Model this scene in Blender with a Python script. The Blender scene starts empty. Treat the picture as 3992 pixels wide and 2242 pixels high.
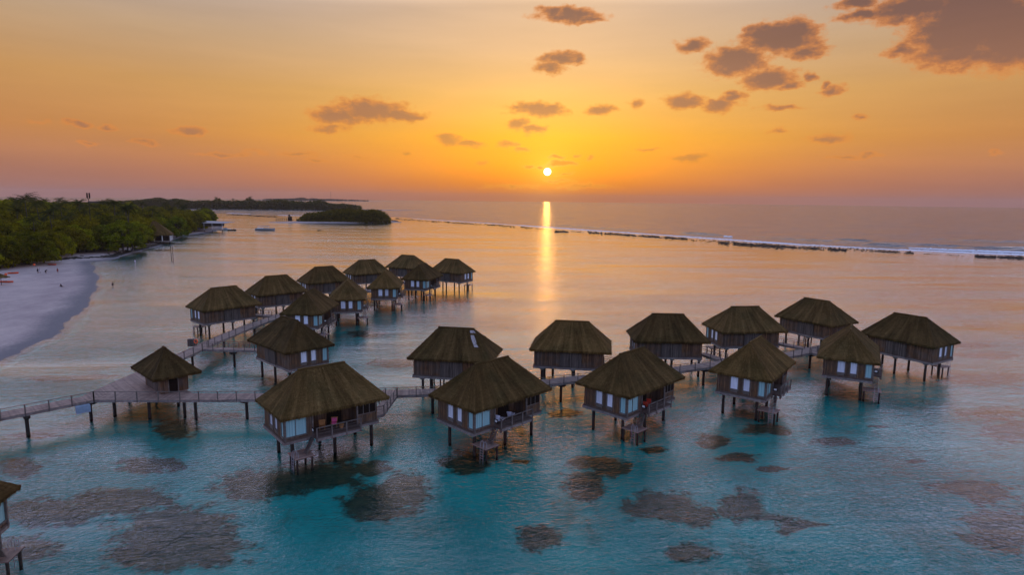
import bpy, bmesh, math, random
import numpy as np
from mathutils import Vector, Matrix, noise
R = math.radians
rnd = random.Random(7)
C = bpy.context.scene.collection

# ------------------------------------------------------------------ camera
PW, PH = 3992.0, 2242.0
FPX, HZ, ROLL, CAMZ = 2402.5, 774.0, 0.0108, 29.0
PITCH = math.atan((PH / 2 - HZ) * math.cos(ROLL) / FPX)
FW = Vector((0, math.cos(PITCH), -math.sin(PITCH)))
_rt = Vector((1, 0, 0)); _up = _rt.cross(FW)
RT = math.cos(ROLL) * _rt + math.sin(ROLL) * _up
UP = -math.sin(ROLL) * _rt + math.cos(ROLL) * _up
cd = bpy.data.cameras.new('camera'); cam = bpy.data.objects.new('camera', cd); C.objects.link(cam)
cd.sensor_fit = 'HORIZONTAL'; cd.sensor_width = 36; cd.lens = 36 * FPX / PW
cd.clip_start = 0.5; cd.clip_end = 30000
M = Matrix((RT, UP, -FW)).transposed().to_4x4(); M.translation = (0, 0, CAMZ)
cam.matrix_world = M
bpy.context.scene.camera = cam

def direction(px, py):
    return (FW + RT * ((px - PW / 2) / FPX) - UP * ((py - PH / 2) / FPX)).normalized()
def at(px, py, z=0.0):
    """the place on the level z that the surveyed point (px, py) marks"""
    d = direction(px, py); t = (z - CAMZ) / d.z
    return Vector((d.x * t, d.y * t, z))

# ------------------------------------------------------------------ light
SUN = direction(2134, 669)
SUN_EL = math.degrees(math.asin(SUN.z)); SUN_AZ = math.degrees(math.atan2(SUN.x, SUN.y))
sc = bpy.context.scene
sc.view_settings.view_transform = 'Standard'; sc.view_settings.look = 'None'
sc.view_settings.gamma = 1; sc.view_settings.exposure = 0.0
sc.cycles.use_denoising = True
sc.cycles.max_bounces = 8; sc.cycles.transparent_max_bounces = 12
sc.cycles.sample_clamp_indirect = 6
sl = bpy.data.lights.new('sun', 'SUN'); sl.energy = 0.009; sl.angle = R(0.6); sl.color = (1.0, 0.42, 0.07)
so = bpy.data.objects.new('sun', sl); C.objects.link(so)
so.rotation_euler = SUN.to_track_quat('Z', 'Y').to_euler(); so.location = (0, 0, 200)

def lin(c):
    return tuple(((v / 255) / 12.92 if v / 255 <= 0.04045 else ((v / 255 + 0.055) / 1.055) ** 2.4) for v in c) + (1.0,)

class NT:
    """small helper to write node trees"""
    def __init__(s, tree):
        s.t = tree; s.n = tree.nodes; s.l = tree.links
    def put(s, sock, v):
        if isinstance(v, bpy.types.NodeSocket): s.l.new(v, sock)
        elif v is not None:
            try: sock.default_value = v
            except Exception: sock.default_value = tuple(v)[:3]
    def new(s, typ, **k):
        n = s.n.new(typ)
        for a, b in k.items(): setattr(n, a, b)
        return n
    def m(s, op, a, b=None, c=None, clamp=False):
        n = s.new('ShaderNodeMath', operation=op, use_clamp=clamp)
        s.put(n.inputs[0], a)
        if b is not None: s.put(n.inputs[1], b)
        if c is not None: s.put(n.inputs[2], c)
        return n.outputs[0]
    def v(s, op, a, b=None, scale=None):
        n = s.new('ShaderNodeVectorMath', operation=op)
        s.put(n.inputs[0], a)
        if b is not None: s.put(n.inputs[1], b)
        if scale is not None: s.put(n.inputs['Scale'], scale)
        return n.outputs['Value'] if op in ('LENGTH', 'DOT_PRODUCT') else n.outputs[0]
    def mix(s, f, a, b, mode='MIX'):
        n = s.new('ShaderNodeMix', data_type='RGBA', blend_type=mode)
        s.put(n.inputs[0], f); s.put(n.inputs[6], a); s.put(n.inputs[7], b)
        return n.outputs[2]
    def rng(s, x, a, b, c=0.0, d=1.0, smooth=False):
        n = s.new('ShaderNodeMapRange'); n.interpolation_type = 'SMOOTHSTEP' if smooth else 'LINEAR'
        s.put(n.inputs[0], x)
        for i, q in enumerate((a, b, c, d)): s.put(n.inputs[i + 1], q)
        return n.outputs[0]
    def noise(s, vec, scale, detail=2.0, rough=0.5, dist=0.0):
        n = s.new('ShaderNodeTexNoise'); s.put(n.inputs['Vector'], vec)
        n.inputs['Scale'].default_value = scale; n.inputs['Detail'].default_value = detail
        n.inputs['Roughness'].default_value = rough; n.inputs['Distortion'].default_value = dist
        return n.outputs[0]
    def ramp(s, f, stops):
        n = s.new('ShaderNodeValToRGB'); s.put(n.inputs[0], f); e = n.color_ramp.elements
        e[0].position, e[0].color = stops[0][0], stops[0][1]
        e[1].position, e[1].color = stops[-1][0], stops[-1][1]
        for p, c in stops[1:-1]:
            q = e.new(p); q.color = c
        return n.outputs[0]
    def xyz(s, x, y, z):
        n = s.new('ShaderNodeCombineXYZ')
        for i, q in enumerate((x, y, z)): s.put(n.inputs[i], q)
        return n.outputs[0]

# ------------------------------------------------------------------ sky
world = bpy.data.worlds.new('World'); sc.world = world; world.use_nodes = True
wt = NT(world.node_tree); wt.n.clear()
tc = wt.new('ShaderNodeTexCoord').outputs['Generated']
sep = wt.new('ShaderNodeSeparateXYZ'); wt.put(sep.inputs[0], tc)
DEG = 180 / math.pi
el = wt.m('MULTIPLY', wt.m('ARCSINE', sep.outputs[2]), DEG)
az = wt.m('MULTIPLY', wt.m('ARCTAN2', sep.outputs[0], sep.outputs[1]), DEG)
up = wt.m('MAXIMUM', el, 0.0)
t60 = wt.m('DIVIDE', up, 60.0)
away = wt.ramp(t60, [(0, lin((150, 110, 108))), (2 / 60, lin((166, 115, 98))), (5 / 60, lin((190, 128, 78))),
                     (9 / 60, lin((194, 142, 86))), (13 / 60, lin((184, 152, 120))), (16.5 / 60, lin((172, 156, 150))),
                     (22 / 60, lin((164, 164, 204))), (36 / 60, lin((128, 150, 190))), (1, lin((96, 128, 168)))])
near = wt.ramp(t60, [(0, lin((190, 112, 50))), (1.3 / 60, lin((218, 122, 16))), (3 / 60, lin((250, 150, 0))),
                     (5.5 / 60, lin((252, 174, 24))), (9 / 60, lin((240, 184, 98))), (13 / 60, lin((224, 182, 136))),
                     (17 / 60, lin((216, 182, 150))), (22 / 60, lin((180, 176, 206))), (36 / 60, lin((142, 158, 190))), (1, lin((100, 130, 170)))])
daz = wt.m('ABSOLUTE', wt.m('SUBTRACT', az, SUN_AZ))
q = wt.m('DIVIDE', daz, 21.0)
wgt = wt.m('EXPONENT', wt.m('MULTIPLY', wt.m('POWER', q, 1.7), -1.0))
sky = wt.mix(wgt, away, near)
# behind the viewer the dusk sky is bluer and dimmer
back = wt.rng(daz, 70, 150, 0, 1, True)
sky = wt.mix(wt.m('MULTIPLY', back, 0.75), sky, lin((132, 146, 196)))
els = wt.m('SUBTRACT', el, wt.m('MULTIPLY', wgt, 1.3))
gain = wt.m('SUBTRACT', wt.rng(els, 15.0, 19.6, 1.0, 5.0, True), wt.rng(el, 22, 31, 0.0, 4.45, True))
gain = wt.m('ADD', gain, wt.rng(el, 42, 66, 0.0, 1.7, True))
sky = wt.v('SCALE', sky, scale=gain)
# the air round the sun
cosang = wt.v('DOT_PRODUCT', tc, tuple(SUN))
ang = wt.m('MULTIPLY', wt.m('ARCCOSINE', wt.m('MINIMUM', cosang, 1.0)), DEG)
glow = wt.m('EXPONENT', wt.m('DIVIDE', ang, -1.5))
sky = wt.v('ADD', sky, wt.v('SCALE', (1.0, 0.62, 0.10), scale=wt.m('MULTIPLY', glow, 0.45)))
# clouds: (x, y, rx, ry, strength) surveyed, kept as azimuth and elevation
CL = [(1435, 38, 95, 22, .95), (1390, 28, 45, 14, .8), (1480, 48, 50, 12, .8), (1410, 148, 62, 18, .95), (1380, 172, 48, 16, .7), (1455, 150, 26, 14, .8),
      (930, 278, 105, 34, 1.05), (850, 292, 70, 26, .9), (1010, 290, 70, 18, .95), (1050, 295, 34, 10, .9), (830, 322, 60, 10, .55),
      (1360, 275, 76, 22, 1.05), (1510, 278, 38, 17, .9), (1300, 270, 20, 12, .6), (1302, 314, 38, 16, .95), (1345, 328, 36, 14, 1.0),
      (1130, 352, 36, 13, .85), (1180, 360, 46, 10, .85), (1275, 363, 32, 12, .8), (1310, 378, 24, 9, .7), (1415, 411, 46, 9, 1.05), (1398, 393, 16, 7, .9),
      (1330, 417, 16, 6, .9), (1446, 388, 16, 6, .9), (1490, 400, 14, 5, .8), (1362, 419, 11, 6, .95), (1216, 408, 22, 8, .75), (1425, 438, 24, 4, .7),
      (1975, 90, 95, 46, 1.35), (1920, 90, 60, 42, 1.1), (1850, 150, 90, 44, 1.15), (1935, 195, 80, 30, 1.15), (1740, 112, 46, 20, .9), (2030, 125, 60, 22, .8), (1990, 215, 40, 14, .8),
      (1720, 254, 58, 22, 1.0), (1812, 262, 62, 18, .85), (1845, 240, 34, 18, .8), (2095, 225, 34, 20, .85), (2035, 190, 16, 18, .8), (2070, 210, 14, 10, .6),
      (2450, 55, 200, 105, 1.6), (2560, 80, 170, 110, 1.5), (2300, 20, 150, 42, 1.15), (2180, 38, 90, 20, .85), (2270, 128, 62, 22, .95), (2160, 8, 80, 18, .9), (2420, 130, 160, 50, 1.0),
      (195, 307, 38, 9, .75), (278, 317, 34, 8, .75), (230, 355, 32, 8, .6), (362, 360, 38, 8, .6), (472, 332, 48, 13, .9), (560, 388, 70, 7, .5),
      (645, 381, 36, 6, .5), (752, 386, 48, 8, .55), (792, 402, 30, 7, .55), (1025, 382, 16, 6, .5), (900, 395, 30, 6, .4), (1626, 378, 34, 5, .7), (1730, 398, 70, 11, .8),
      (2080, 347, 62, 13, .85), (2168, 297, 24, 9, .7), (1955, 333, 36, 8, .5), (2190, 391, 36, 8, .55), (2120, 397, 44, 6, .5), (1965, 270, 60, 8, .55), (1600, 262, 22, 14, .55),
      (2505, 388, 22, 7, .4), (100, 305, 40, 5, .4), (1400, 455, 44, 6, .55), (1470, 470, 80, 8, .45), (1290, 470, 70, 7, .4)]
K = PW / 2576
pos = wt.xyz(az, el, 0.0)
wn = wt.new('ShaderNodeTexNoise'); wt.put(wn.inputs['Vector'], wt.v('MULTIPLY', pos, (0.55, 1.0, 1))); wn.inputs['Scale'].default_value = 0.9
wn.inputs['Detail'].default_value = 4
pos2 = wt.v('ADD', pos, wt.v('MULTIPLY', wt.v('SUBTRACT', wn.outputs['Color'], (0.5, 0.5, 0.5)), (2.2, 1.2, 0)))
field = None
for (x, y, rx, ry, a) in CL:
    rx *= 1.14; ry *= 1.12; a = a + .1 if a > .9 else a + .16
    d0 = direction(x * K, y * K); d1 = direction((x + rx) * K, y * K); d2 = direction(x * K, (y - ry) * K)
    e0 = math.degrees(math.asin(d0.z)); a0 = math.degrees(math.atan2(d0.x, d0.y))
    ra = abs(math.degrees(math.atan2(d1.x, d1.y)) - a0); re = abs(math.degrees(math.asin(d2.z)) - e0)
    dd = wt.v('MULTIPLY', wt.v('SUBTRACT', pos2, (a0, e0, 0)), (1 / ra, 1 / re, 0))
    f = wt.m('MULTIPLY_ADD', wt.v('LENGTH', dd), -a, a)
    field = f if field is None else wt.m('MAXIMUM', field, f)
cn = wt.noise(wt.v('MULTIPLY', pos, (0.75, 1.2, 1)), 1.35, 8, 0.66)
cn2 = wt.noise(wt.v('MULTIPLY', pos, (0.45, 1.0, 1)), 0.45, 3, 0.5)
dens = wt.m('ADD', field, wt.m('MULTIPLY', wt.m('SUBTRACT', cn, 0.49), 1.35))
dens = wt.m('ADD', dens, wt.m('MULTIPLY', wt.m('SUBTRACT', cn2, 0.5), 0.35))
mask = wt.rng(dens, -0.06, 0.46, 0, 1, True)
core = wt.rng(dens, 0.10, 0.85, 0, 1, True)
hi = wt.rng(el, 3.0, 14.0, 0, 1)
rim = wt.mix(hi, lin((220, 134, 60)), lin((212, 126, 58)))
rim = wt.mix(wt.m('MULTIPLY', wgt, wt.rng(el, 2, 11, 1, 0)), rim, lin((222, 140, 26)))
bod = wt.mix(hi, lin((168, 114, 86)), lin((116, 78, 70)))
bod = wt.mix(wt.m('MULTIPLY', wgt, wt.rng(el, 2, 9, 1, 0)), bod, lin((186, 116, 34)))
rim = wt.mix(wt.m('EXPONENT', wt.m('DIVIDE', ang, -3.0)), rim, (1.0, 0.62, 0.12, 1))
ccol = wt.mix(core, rim, bod)
lowfade = wt.rng(el, 1.0, 7.0, 0.55, 0.94)
sky = wt.mix(wt.m('MULTIPLY', mask, lowfade), sky, ccol)
# fine unevenness of the haze
hn = wt.noise(wt.v('MULTIPLY', pos, (0.06, 0.5, 1)), 1.0, 4, 0.55)
sky = wt.v('SCALE', sky, scale=wt.rng(hn, 0.2, 0.8, 0.93, 1.07))
# sun disc
disc = wt.rng(ang, 0.27, 0.37, 1, 0, True)
sky = wt.v('ADD', sky, wt.v('SCALE', (1.0, 0.93, 0.66), scale=wt.m('MULTIPLY', disc, 5.0)))
# below the edge of the sea: the haze of the horizon
bg = wt.new('ShaderNodeBackground'); wt.put(bg.inputs[0], sky); bg.inputs[1].default_value = 1.0
ns = wt.new('ShaderNodeTexSky'); ns.sky_type = 'NISHITA'; ns.sun_disc = False
ns.sun_elevation = R(SUN_EL); ns.sun_rotation = R(SUN_AZ); ns.dust_density = 3.0
bg2 = wt.new('ShaderNodeBackground'); wt.put(bg2.inputs[0], ns.outputs[0]); bg2.inputs[1].default_value = 0.012
ad = wt.new('ShaderNodeAddShader'); wt.l.new(bg.outputs[0], ad.inputs[0]); wt.l.new(bg2.outputs[0], ad.inputs[1])
wo = wt.new('ShaderNodeOutputWorld'); wt.l.new(ad.outputs[0], wo.inputs[0])
world.cycles.sampling_method = 'MANUAL'; world.cycles.sample_map_resolution = 1024

# ------------------------------------------------------------------ materials
def mat(name, build):
    m_ = bpy.data.materials.new(name); m_.use_nodes = True
    t = NT(m_.node_tree); t.n.clear(); out = t.new('ShaderNodeOutputMaterial')
    s = build(t)
    t.l.new(s, out.inputs[0]); return m_
def pbsdf(t, col, rough=0.8, spec=0.3, normal=None, **k):
    b = t.new('ShaderNodeBsdfPrincipled'); t.put(b.inputs['Base Color'], col); t.put(b.inputs['Roughness'], rough)
    b.inputs['Specular IOR Level'].default_value = spec
    if normal is not None: t.put(b.inputs['Normal'], normal)
    for a, v_ in k.items(): t.put(b.inputs[a], v_)
    return b.outputs[0]
def bump(t, h, strength, dist=0.1):
    n = t.new('ShaderNodeBump'); t.put(n.inputs['Height'], h); n.inputs['Strength'].default_value = strength
    n.inputs['Distance'].default_value = dist; return n.outputs[0]
def objrand(t): return t.new('ShaderNodeObjectInfo').outputs['Random']
def geo(t): return t.new('ShaderNodeNewGeometry').outputs['Position']
def obj_co(t): return t.new('ShaderNodeTexCoord').outputs['Object']

def m_plain(name, col, rough=0.7, spec=0.3, var=0.15):
    def b(t):
        n = t.noise(obj_co(t), 3.0, 4)
        c = t.v('SCALE', col[:3], scale=t.rng(n, 0.3, 0.7, 1 - var, 1 + var))
        return pbsdf(t, c, rough, spec)
    return mat(name, b)

def thatch(t):
    uv = t.new('ShaderNodeTexCoord').outputs['UV']
    w = geo(t)
    big = t.noise(w, 0.35, 3)
    st = t.noise(t.v('MULTIPLY', uv, (1.3, 0.14, 1)), 1.0, 2, 0.5, 0.6)       # broad ribs running down the slope
    fine = t.noise(t.v('MULTIPLY', uv, (14, 2.2, 1)), 1.0, 4, 0.7)
    lay = t.noise(t.v('MULTIPLY', uv, (0.6, 5.0, 1)), 1.0, 3, 0.6)
    f = t.m('ADD', t.m('MULTIPLY', st, 0.36), t.m('ADD', t.m('MULTIPLY', fine, 0.44), t.m('MULTIPLY', lay, 0.20)))
    c = t.ramp(f, [(0.32, (0.026, 0.015, 0.005, 1)), (0.45, (0.074, 0.041, 0.011, 1)), (0.56, (0.135, 0.078, 0.024, 1)), (0.68, (0.24, 0.148, 0.052, 1))])
    c = t.mix(t.rng(big, 0.45, 0.7), c, t.v('MULTIPLY', c, (0.66, 0.74, 0.72)))
    c = t.v('SCALE', c, scale=t.rng(objrand(t), 0, 1, 0.70, 1.35))
    c = t.mix(t.m('MULTIPLY', t.m('FRACT', t.m('MULTIPLY', objrand(t), 7.3)), 0.45), c, t.v('MULTIPLY', c, (1.0, 1.12, 1.35)))
    h = t.m('ADD', t.m('MULTIPLY', st, 1.2), fine)
    return pbsdf(t, c, 0.95, 0.1, bump(t, h, 1.0, 0.2))
M_THATCH = mat('thatch', thatch)
M_PATCH = m_plain('bare_thatch_patch', (0.36, 0.32, 0.30), 0.9, 0.1, 0.25)

def planks(base, dark, width=0.14, grey=0.0):
    def b(t):
        co = obj_co(t)
        s = t.new('ShaderNodeSeparateXYZ'); t.put(s.inputs[0], co)
        along = t.m('ADD', s.outputs[0], t.m('MULTIPLY', s.outputs[1], 1.0))
        k = t.m('DIVIDE', along, width)
        fr = t.m('FRACT', k); idn = t.new('ShaderNodeTexWhiteNoise'); idn.noise_dimensions = '1D'; t.put(idn.inputs['W'], t.m('FLOOR', k))
        gap = t.rng(t.m('ABSOLUTE', t.m('SUBTRACT', fr, 0.5)), 0.42, 0.5, 1, 0.25)
        grain = t.noise(t.v('MULTIPLY', co, (9, 9, 0.8)), 1.0, 4, 0.65)
        wea = t.noise(co, 0.7, 3)
        c = t.mix(t.rng(grain, 0.3, 0.72), dark, base)
        c = t.mix(t.m('MULTIPLY', t.rng(wea, 0.4, 0.68), 0.7), c, (0.12, 0.095, 0.08, 1))
        c = t.v('SCALE', c, scale=t.m('MULTIPLY', gap, t.rng(idn.outputs[0], 0, 1, 0.6, 1.3)))
        return pbsdf(t, c, 0.8, 0.25, bump(t, t.m('ADD', gap, grain), 0.5, 0.03))
    return b
M_WALL = mat('weathered_wall_boards', planks((0.23, 0.115, 0.05, 1), (0.05, 0.027, 0.014, 1)))
M_PANEL = mat('grey_panel_boards', planks((0.16, 0.125, 0.10, 1), (0.06, 0.045, 0.036, 1), 0.17))
def woodm(base, dark, sc_=(2, 2, 2)):
    def b(t):
        co = obj_co(t); g = t.noise(t.v('MULTIPLY', co, sc_), 1.5, 5, 0.65)
        w = t.noise(co, 0.5, 2)
        c = t.mix(t.rng(g, 0.3, 0.7), dark, base); c = t.v('SCALE', c, scale=t.rng(w, 0.3, 0.7, 0.75, 1.2))
        return pbsdf(t, c, 0.75, 0.3, bump(t, g, 0.4, 0.02))
    return b
M_FRAME = mat('silvered_timber', woodm((0.20, 0.165, 0.14, 1), (0.09, 0.07, 0.058, 1)))
M_BEAM = mat('grey_floor_beam', woodm((0.29, 0.25, 0.22, 1), (0.14, 0.12, 0.105, 1)))
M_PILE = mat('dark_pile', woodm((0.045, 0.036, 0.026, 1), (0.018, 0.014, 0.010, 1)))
M_CAP = mat('concrete_cap', woodm((0.28, 0.25, 0.22, 1), (0.15, 0.13, 0.115, 1)))
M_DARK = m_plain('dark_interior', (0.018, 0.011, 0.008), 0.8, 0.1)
def blind(t):
    p = obj_co(t); s = t.new('ShaderNodeSeparateXYZ'); t.put(s.inputs[0], p)
    n = t.noise(t.xyz(t.m('MULTIPLY', t.m('ADD', s.outputs[0], s.outputs[1]), 5.0), 0.0, t.m('MULTIPLY', s.outputs[2], 0.6)), 1.0, 2)
    c = t.v('SCALE', (0.80, 0.83, 0.92), scale=t.m('MULTIPLY', t.rng(n, 0.3, 0.7, 0.82, 1.05), t.rng(objrand(t), 0, 1, 0.72, 1.1)))
    return pbsdf(t, c, 0.3, 0.5)
M_BLIND = mat('white_window_blind', blind)
M_STEEL = m_plain('steel', (0.30, 0.30, 0.32), 0.35, 0.6)
M_WHITE = m_plain('white_paint', (0.78, 0.78, 0.76), 0.5, 0.4, 0.06)
def tealglass(t):
    co = obj_co(t)
    s = t.new('ShaderNodeSeparateXYZ'); t.put(s.inputs[0], co)
    fold = t.noise(t.xyz(t.m('MULTIPLY', t.m('ADD', s.outputs[0], s.outputs[1]), 7.0), 0.0, 0.0), 1.0, 2)
    c = t.mix(t.rng(fold, 0.35, 0.65), (0.20, 0.40, 0.42, 1), (0.34, 0.56, 0.56, 1))
    return pbsdf(t, c, 0.25, 0.6)
M_TEAL = mat('curtain_behind_glass', tealglass)
def deckm(t):
    co = geo(t); s = t.new('ShaderNodeSeparateXYZ'); t.put(s.inputs[0], co)
    uv = t.new('ShaderNodeTexCoord').outputs['UV']; su = t.new('ShaderNodeSeparateXYZ'); t.put(su.inputs[0], uv)
    k = t.m('DIVIDE', su.outputs[0], 0.15); fr = t.m('FRACT', k)
    idn = t.new('ShaderNodeTexWhiteNoise'); idn.noise_dimensions = '1D'; t.put(idn.inputs['W'], t.m('FLOOR', k))
    gap = t.rng(t.m('ABSOLUTE', t.m('SUBTRACT', fr, 0.5)), 0.40, 0.5, 1, 0.3)
    n = t.noise(co, 1.3, 5, 0.6)
    c = t.mix(t.rng(n, 0.3, 0.7), (0.24, 0.15, 0.115, 1), (0.40, 0.28, 0.22, 1))
    c = t.v('SCALE', c, scale=t.m('MULTIPLY', gap, t.rng(idn.outputs[0], 0, 1, 0.72, 1.2)))
    return pbsdf(t, c, 0.7, 0.35)
M_DECK = mat('deck_boards', deckm)

WAVES = []
def water_mat(name, tint, sea=False):
    def b(t):
        p = geo(t)
        s = t.new('ShaderNodeSeparateXYZ'); t.put(s.inputs[0], p)
        # ripples with their crests roughly along x, turned a little to the left
        rot = t.new('ShaderNodeVectorRotate'); rot.rotation_type = 'Z_AXIS'; t.put(rot.inputs['Vector'], p); rot.inputs['Angle'].default_value = R(-14)
        pr = rot.outputs[0]
        warp = t.noise(p, 0.05, 2)
        rip = t.noise(t.v('MULTIPLY', pr, (0.9, 1.5, 1)), 2.0, 3, 0.6, 0.6)
        chop = t.noise(t.v('MULTIPLY', pr, (0.30, 0.75, 1)), 1.0, 2, 0.5, 0.3)
        swell = t.noise(t.v('MULTIPLY', pr, (0.02, 0.11, 1)), 1.0, 2)
        calm = t.noise(t.v('MULTIPLY', p, (0.010, 0.045, 1)), 1.0, 5, 0.65)
        amp = t.rng(calm, 0.34, 0.66, 0.30, 1.45)
        h = t.m('ADD', t.m('MULTIPLY', rip, 0.10 if not sea else 0.10), t.m('MULTIPLY', chop, 0.10 if not sea else 0.30))
        h = t.m('ADD', t.m('MULTIPLY', h, amp), t.m('MULTIPLY', swell, 0.16 if not sea else 2.2))
        bn = t.new('ShaderNodeBump'); t.put(bn.inputs['Height'], h); bn.inputs['Strength'].default_value = 1.0
        bn.inputs['Distance'].default_value = 1.0
        fr = t.new('ShaderNodeFresnel'); fr.inputs['IOR'].default_value = 1.33; t.put(fr.inputs['Normal'], bn.outputs[0])
        g = t.new('ShaderNodeBsdfGlossy'); g.inputs['Roughness'].default_value = 0.11 if sea else 0.09; t.put(g.inputs['Normal'], bn.outputs[0])
        if sea:
            under = pbsdf(t, (0.012, 0.05, 0.07, 1), 0.9, 0.0)
        else:
            tr = t.new('ShaderNodeBsdfTransparent'); t.put(tr.inputs[0], tint); under = tr.outputs[0]
        mx = t.new('ShaderNodeMixShader'); t.put(mx.inputs[0], t.m('MINIMUM', t.m('MULTIPLY', t.m('POWER', fr.outputs[0], 1.0 if sea else 1.42), 1.0 if sea else 3.3), 0.97)); t.l.new(under, mx.inputs[1]); t.l.new(g.outputs[0], mx.inputs[2])
        return mx.outputs[0]
    return mat(name, b)
M_WATER = water_mat('lagoon_water', (0.52, 0.93, 0.90, 1))
M_SEA = water_mat('open_sea_water', None, True)

def seabed(t):
    a = t.new('ShaderNodeAttribute'); a.attribute_name = 'patch'
    p = geo(t)
    n1 = t.noise(p, 0.42, 6, 0.68); n2 = t.noise(p, 1.6, 5, 0.7); n3 = t.noise(p, 0.06, 3)
    f = t.m('ADD', a.outputs['Fac'], t.m('MULTIPLY', t.m('SUBTRACT', n1, 0.5), 1.9))
    f = t.m('ADD', f, t.m('MULTIPLY', t.m('SUBTRACT', n2, 0.5), 0.7))
    k = t.rng(f, -0.05, 0.42, 0, 1, True)
    sand = t.mix(t.rng(n3, 0.35, 0.65), (0.018, 0.32, 0.29, 1), (0.035, 0.48, 0.43, 1))  # teal: the water's absorption of light is painted into the sand colour
    sand = t.v('SCALE', sand, scale=t.rng(n2, 0.2, 0.8, 0.85, 1.12))
    mot = t.noise(t.v('MULTIPLY', p, (0.16, 0.10, 1)), 1.0, 8, 0.78)
    sand = t.mix(t.rng(mot, 0.50, 0.66, 0, 0.55, True), sand, (0.075, 0.15, 0.105, 1))
    coral = t.mix(t.rng(t.noise(p, 0.9, 6, 0.75), 0.35, 0.68), (0.016, 0.013, 0.003, 1), (0.115, 0.060, 0.024, 1))
    return pbsdf(t, t.mix(t.m('MULTIPLY', k, 0.93), sand, coral), 0.95, 0.05)
M_SEABED = mat('seabed_sand_and_coral', seabed)
def sandm(t):
    p = geo(t); s = t.new('ShaderNodeSeparateXYZ'); t.put(s.inputs[0], p)
    n = t.noise(t.v('MULTIPLY', p, (0.10, 0.045, 1)), 1.0, 6, 0.65); n2 = t.noise(p, 1.2, 5, 0.75)
    wet = t.rng(t.m('ADD', s.outputs[2], t.m('MULTIPLY', t.m('SUBTRACT', n2, 0.5), 0.25)), 0.12, 0.42, 0, 1, True)
    dry = t.mix(t.rng(n, 0.35, 0.65), (0.37, 0.29, 0.275, 1), (0.54, 0.43, 0.38, 1))
    c = t.mix(wet, (0.20, 0.18, 0.18, 1), dry)
    c = t.mix(t.rng(s.outputs[2], -0.25, -0.05, 1, 0), c, (0.06, 0.55, 0.50, 1))  # below the waterline, light lost in the water is painted in as teal
    c = t.v('SCALE', c, scale=t.rng(n2, 0.3, 0.7, 0.9, 1.08))
    return pbsdf(t, c, 0.9, 0.15, bump(t, n2, 0.5, 0.15))
M_SAND = mat('coral_sand', sandm)
M_SOIL = m_plain('forest_floor', (0.05, 0.045, 0.02), 0.95, 0.1)

def leafm(lo, hi, seed=0):
    def b(t):
        w = geo(t); n = t.noise(w, 0.35, 3); n2 = t.noise(w, 2.2, 3)
        f = t.m('ADD', t.m('MULTIPLY', n, 0.6), t.m('MULTIPLY', n2, 0.4))
        c = t.mix(t.rng(f, 0.36, 0.64), lo, hi)
        r_ = objrand(t)
        c = t.v('MULTIPLY', c, t.mix(r_, (0.72, 0.78, 0.9, 1), (1.35, 1.2, 0.8, 1)))
        d = t.new('ShaderNodeBsdfDiffuse'); t.put(d.inputs[0], c)
        tr = t.new('ShaderNodeBsdfTranslucent'); t.put(tr.inputs[0], t.v('MULTIPLY', c, (1.3, 1.3, 0.5)))
        mx = t.new('ShaderNodeMixShader'); mx.inputs[0].default_value = 0.35
        t.l.new(d.outputs[0], mx.inputs[1]); t.l.new(tr.outputs[0], mx.inputs[2]); return mx.outputs[0]
    return b
M_LEAF = mat('broad_leaves', leafm((0.030, 0.032, 0.003, 1), (0.22, 0.20, 0.008, 1)))
M_LEAF2 = mat('bright_broad_leaves', leafm((0.055, 0.072, 0.004, 1), (0.27, 0.28, 0.010, 1)))
M_LEAF_FAR = mat('olive_leaves', leafm((0.022, 0.022, 0.003, 1), (0.13, 0.11, 0.010, 1)))  # darker olive variant of the leaves for islet and far islands
M_FROND = mat('palm_fronds', leafm((0.025, 0.032, 0.010, 1), (0.085, 0.085, 0.025, 1)))
M_BARK = mat('bark', woodm((0.10, 0.08, 0.06, 1), (0.04, 0.03, 0.02, 1)))
M_ROCK = m_plain('dark_rock', (0.035, 0.026, 0.018), 0.95, 0.2, 0.5)
M_FOAM = m_plain('foam', (0.82, 0.84, 0.90), 0.9, 0.1, 0.15)
M_ORANGE = m_plain('orange_plastic', (0.75, 0.11, 0.03), 0.5, 0.4)
M_RED = m_plain('red_cushion', (0.62, 0.06, 0.03), 0.8, 0.2)
M_PINK = m_plain('pink_cushion', (0.62, 0.10, 0.24), 0.8, 0.2)
M_WICKER = m_plain('wicker', (0.36, 0.17, 0.06), 0.8, 0.2, 0.3)
M_TOWEL = m_plain('pale_canvas', (0.62, 0.62, 0.72), 0.9, 0.1)
M_BLUEGREY = m_plain('blue_grey_box', (0.22, 0.30, 0.38), 0.6, 0.3)
M_BLUE = m_plain('blue_tarp', (0.03, 0.07, 0.35), 0.6, 0.3)
M_GREEN = m_plain('green_tarp', (0.03, 0.22, 0.12), 0.6, 0.3)
M_TIN = m_plain('pale_sheet_roof', (0.33, 0.30, 0.30), 0.6, 0.3)
M_SKIN = m_plain('skin', (0.22, 0.11, 0.07), 0.6, 0.3)
M_HAIR = m_plain('hair', (0.015, 0.01, 0.008), 0.7, 0.3)
M_CLOTH = {k: m_plain(k + '_cloth', c, 0.9, 0.1) for k, c in dict(dark=(0.02, 0.02, 0.03), white=(0.6, 0.62, 0.7), blue=(0.12, 0.14, 0.3), red=(0.25, 0.05, 0.05)).items()}

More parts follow.
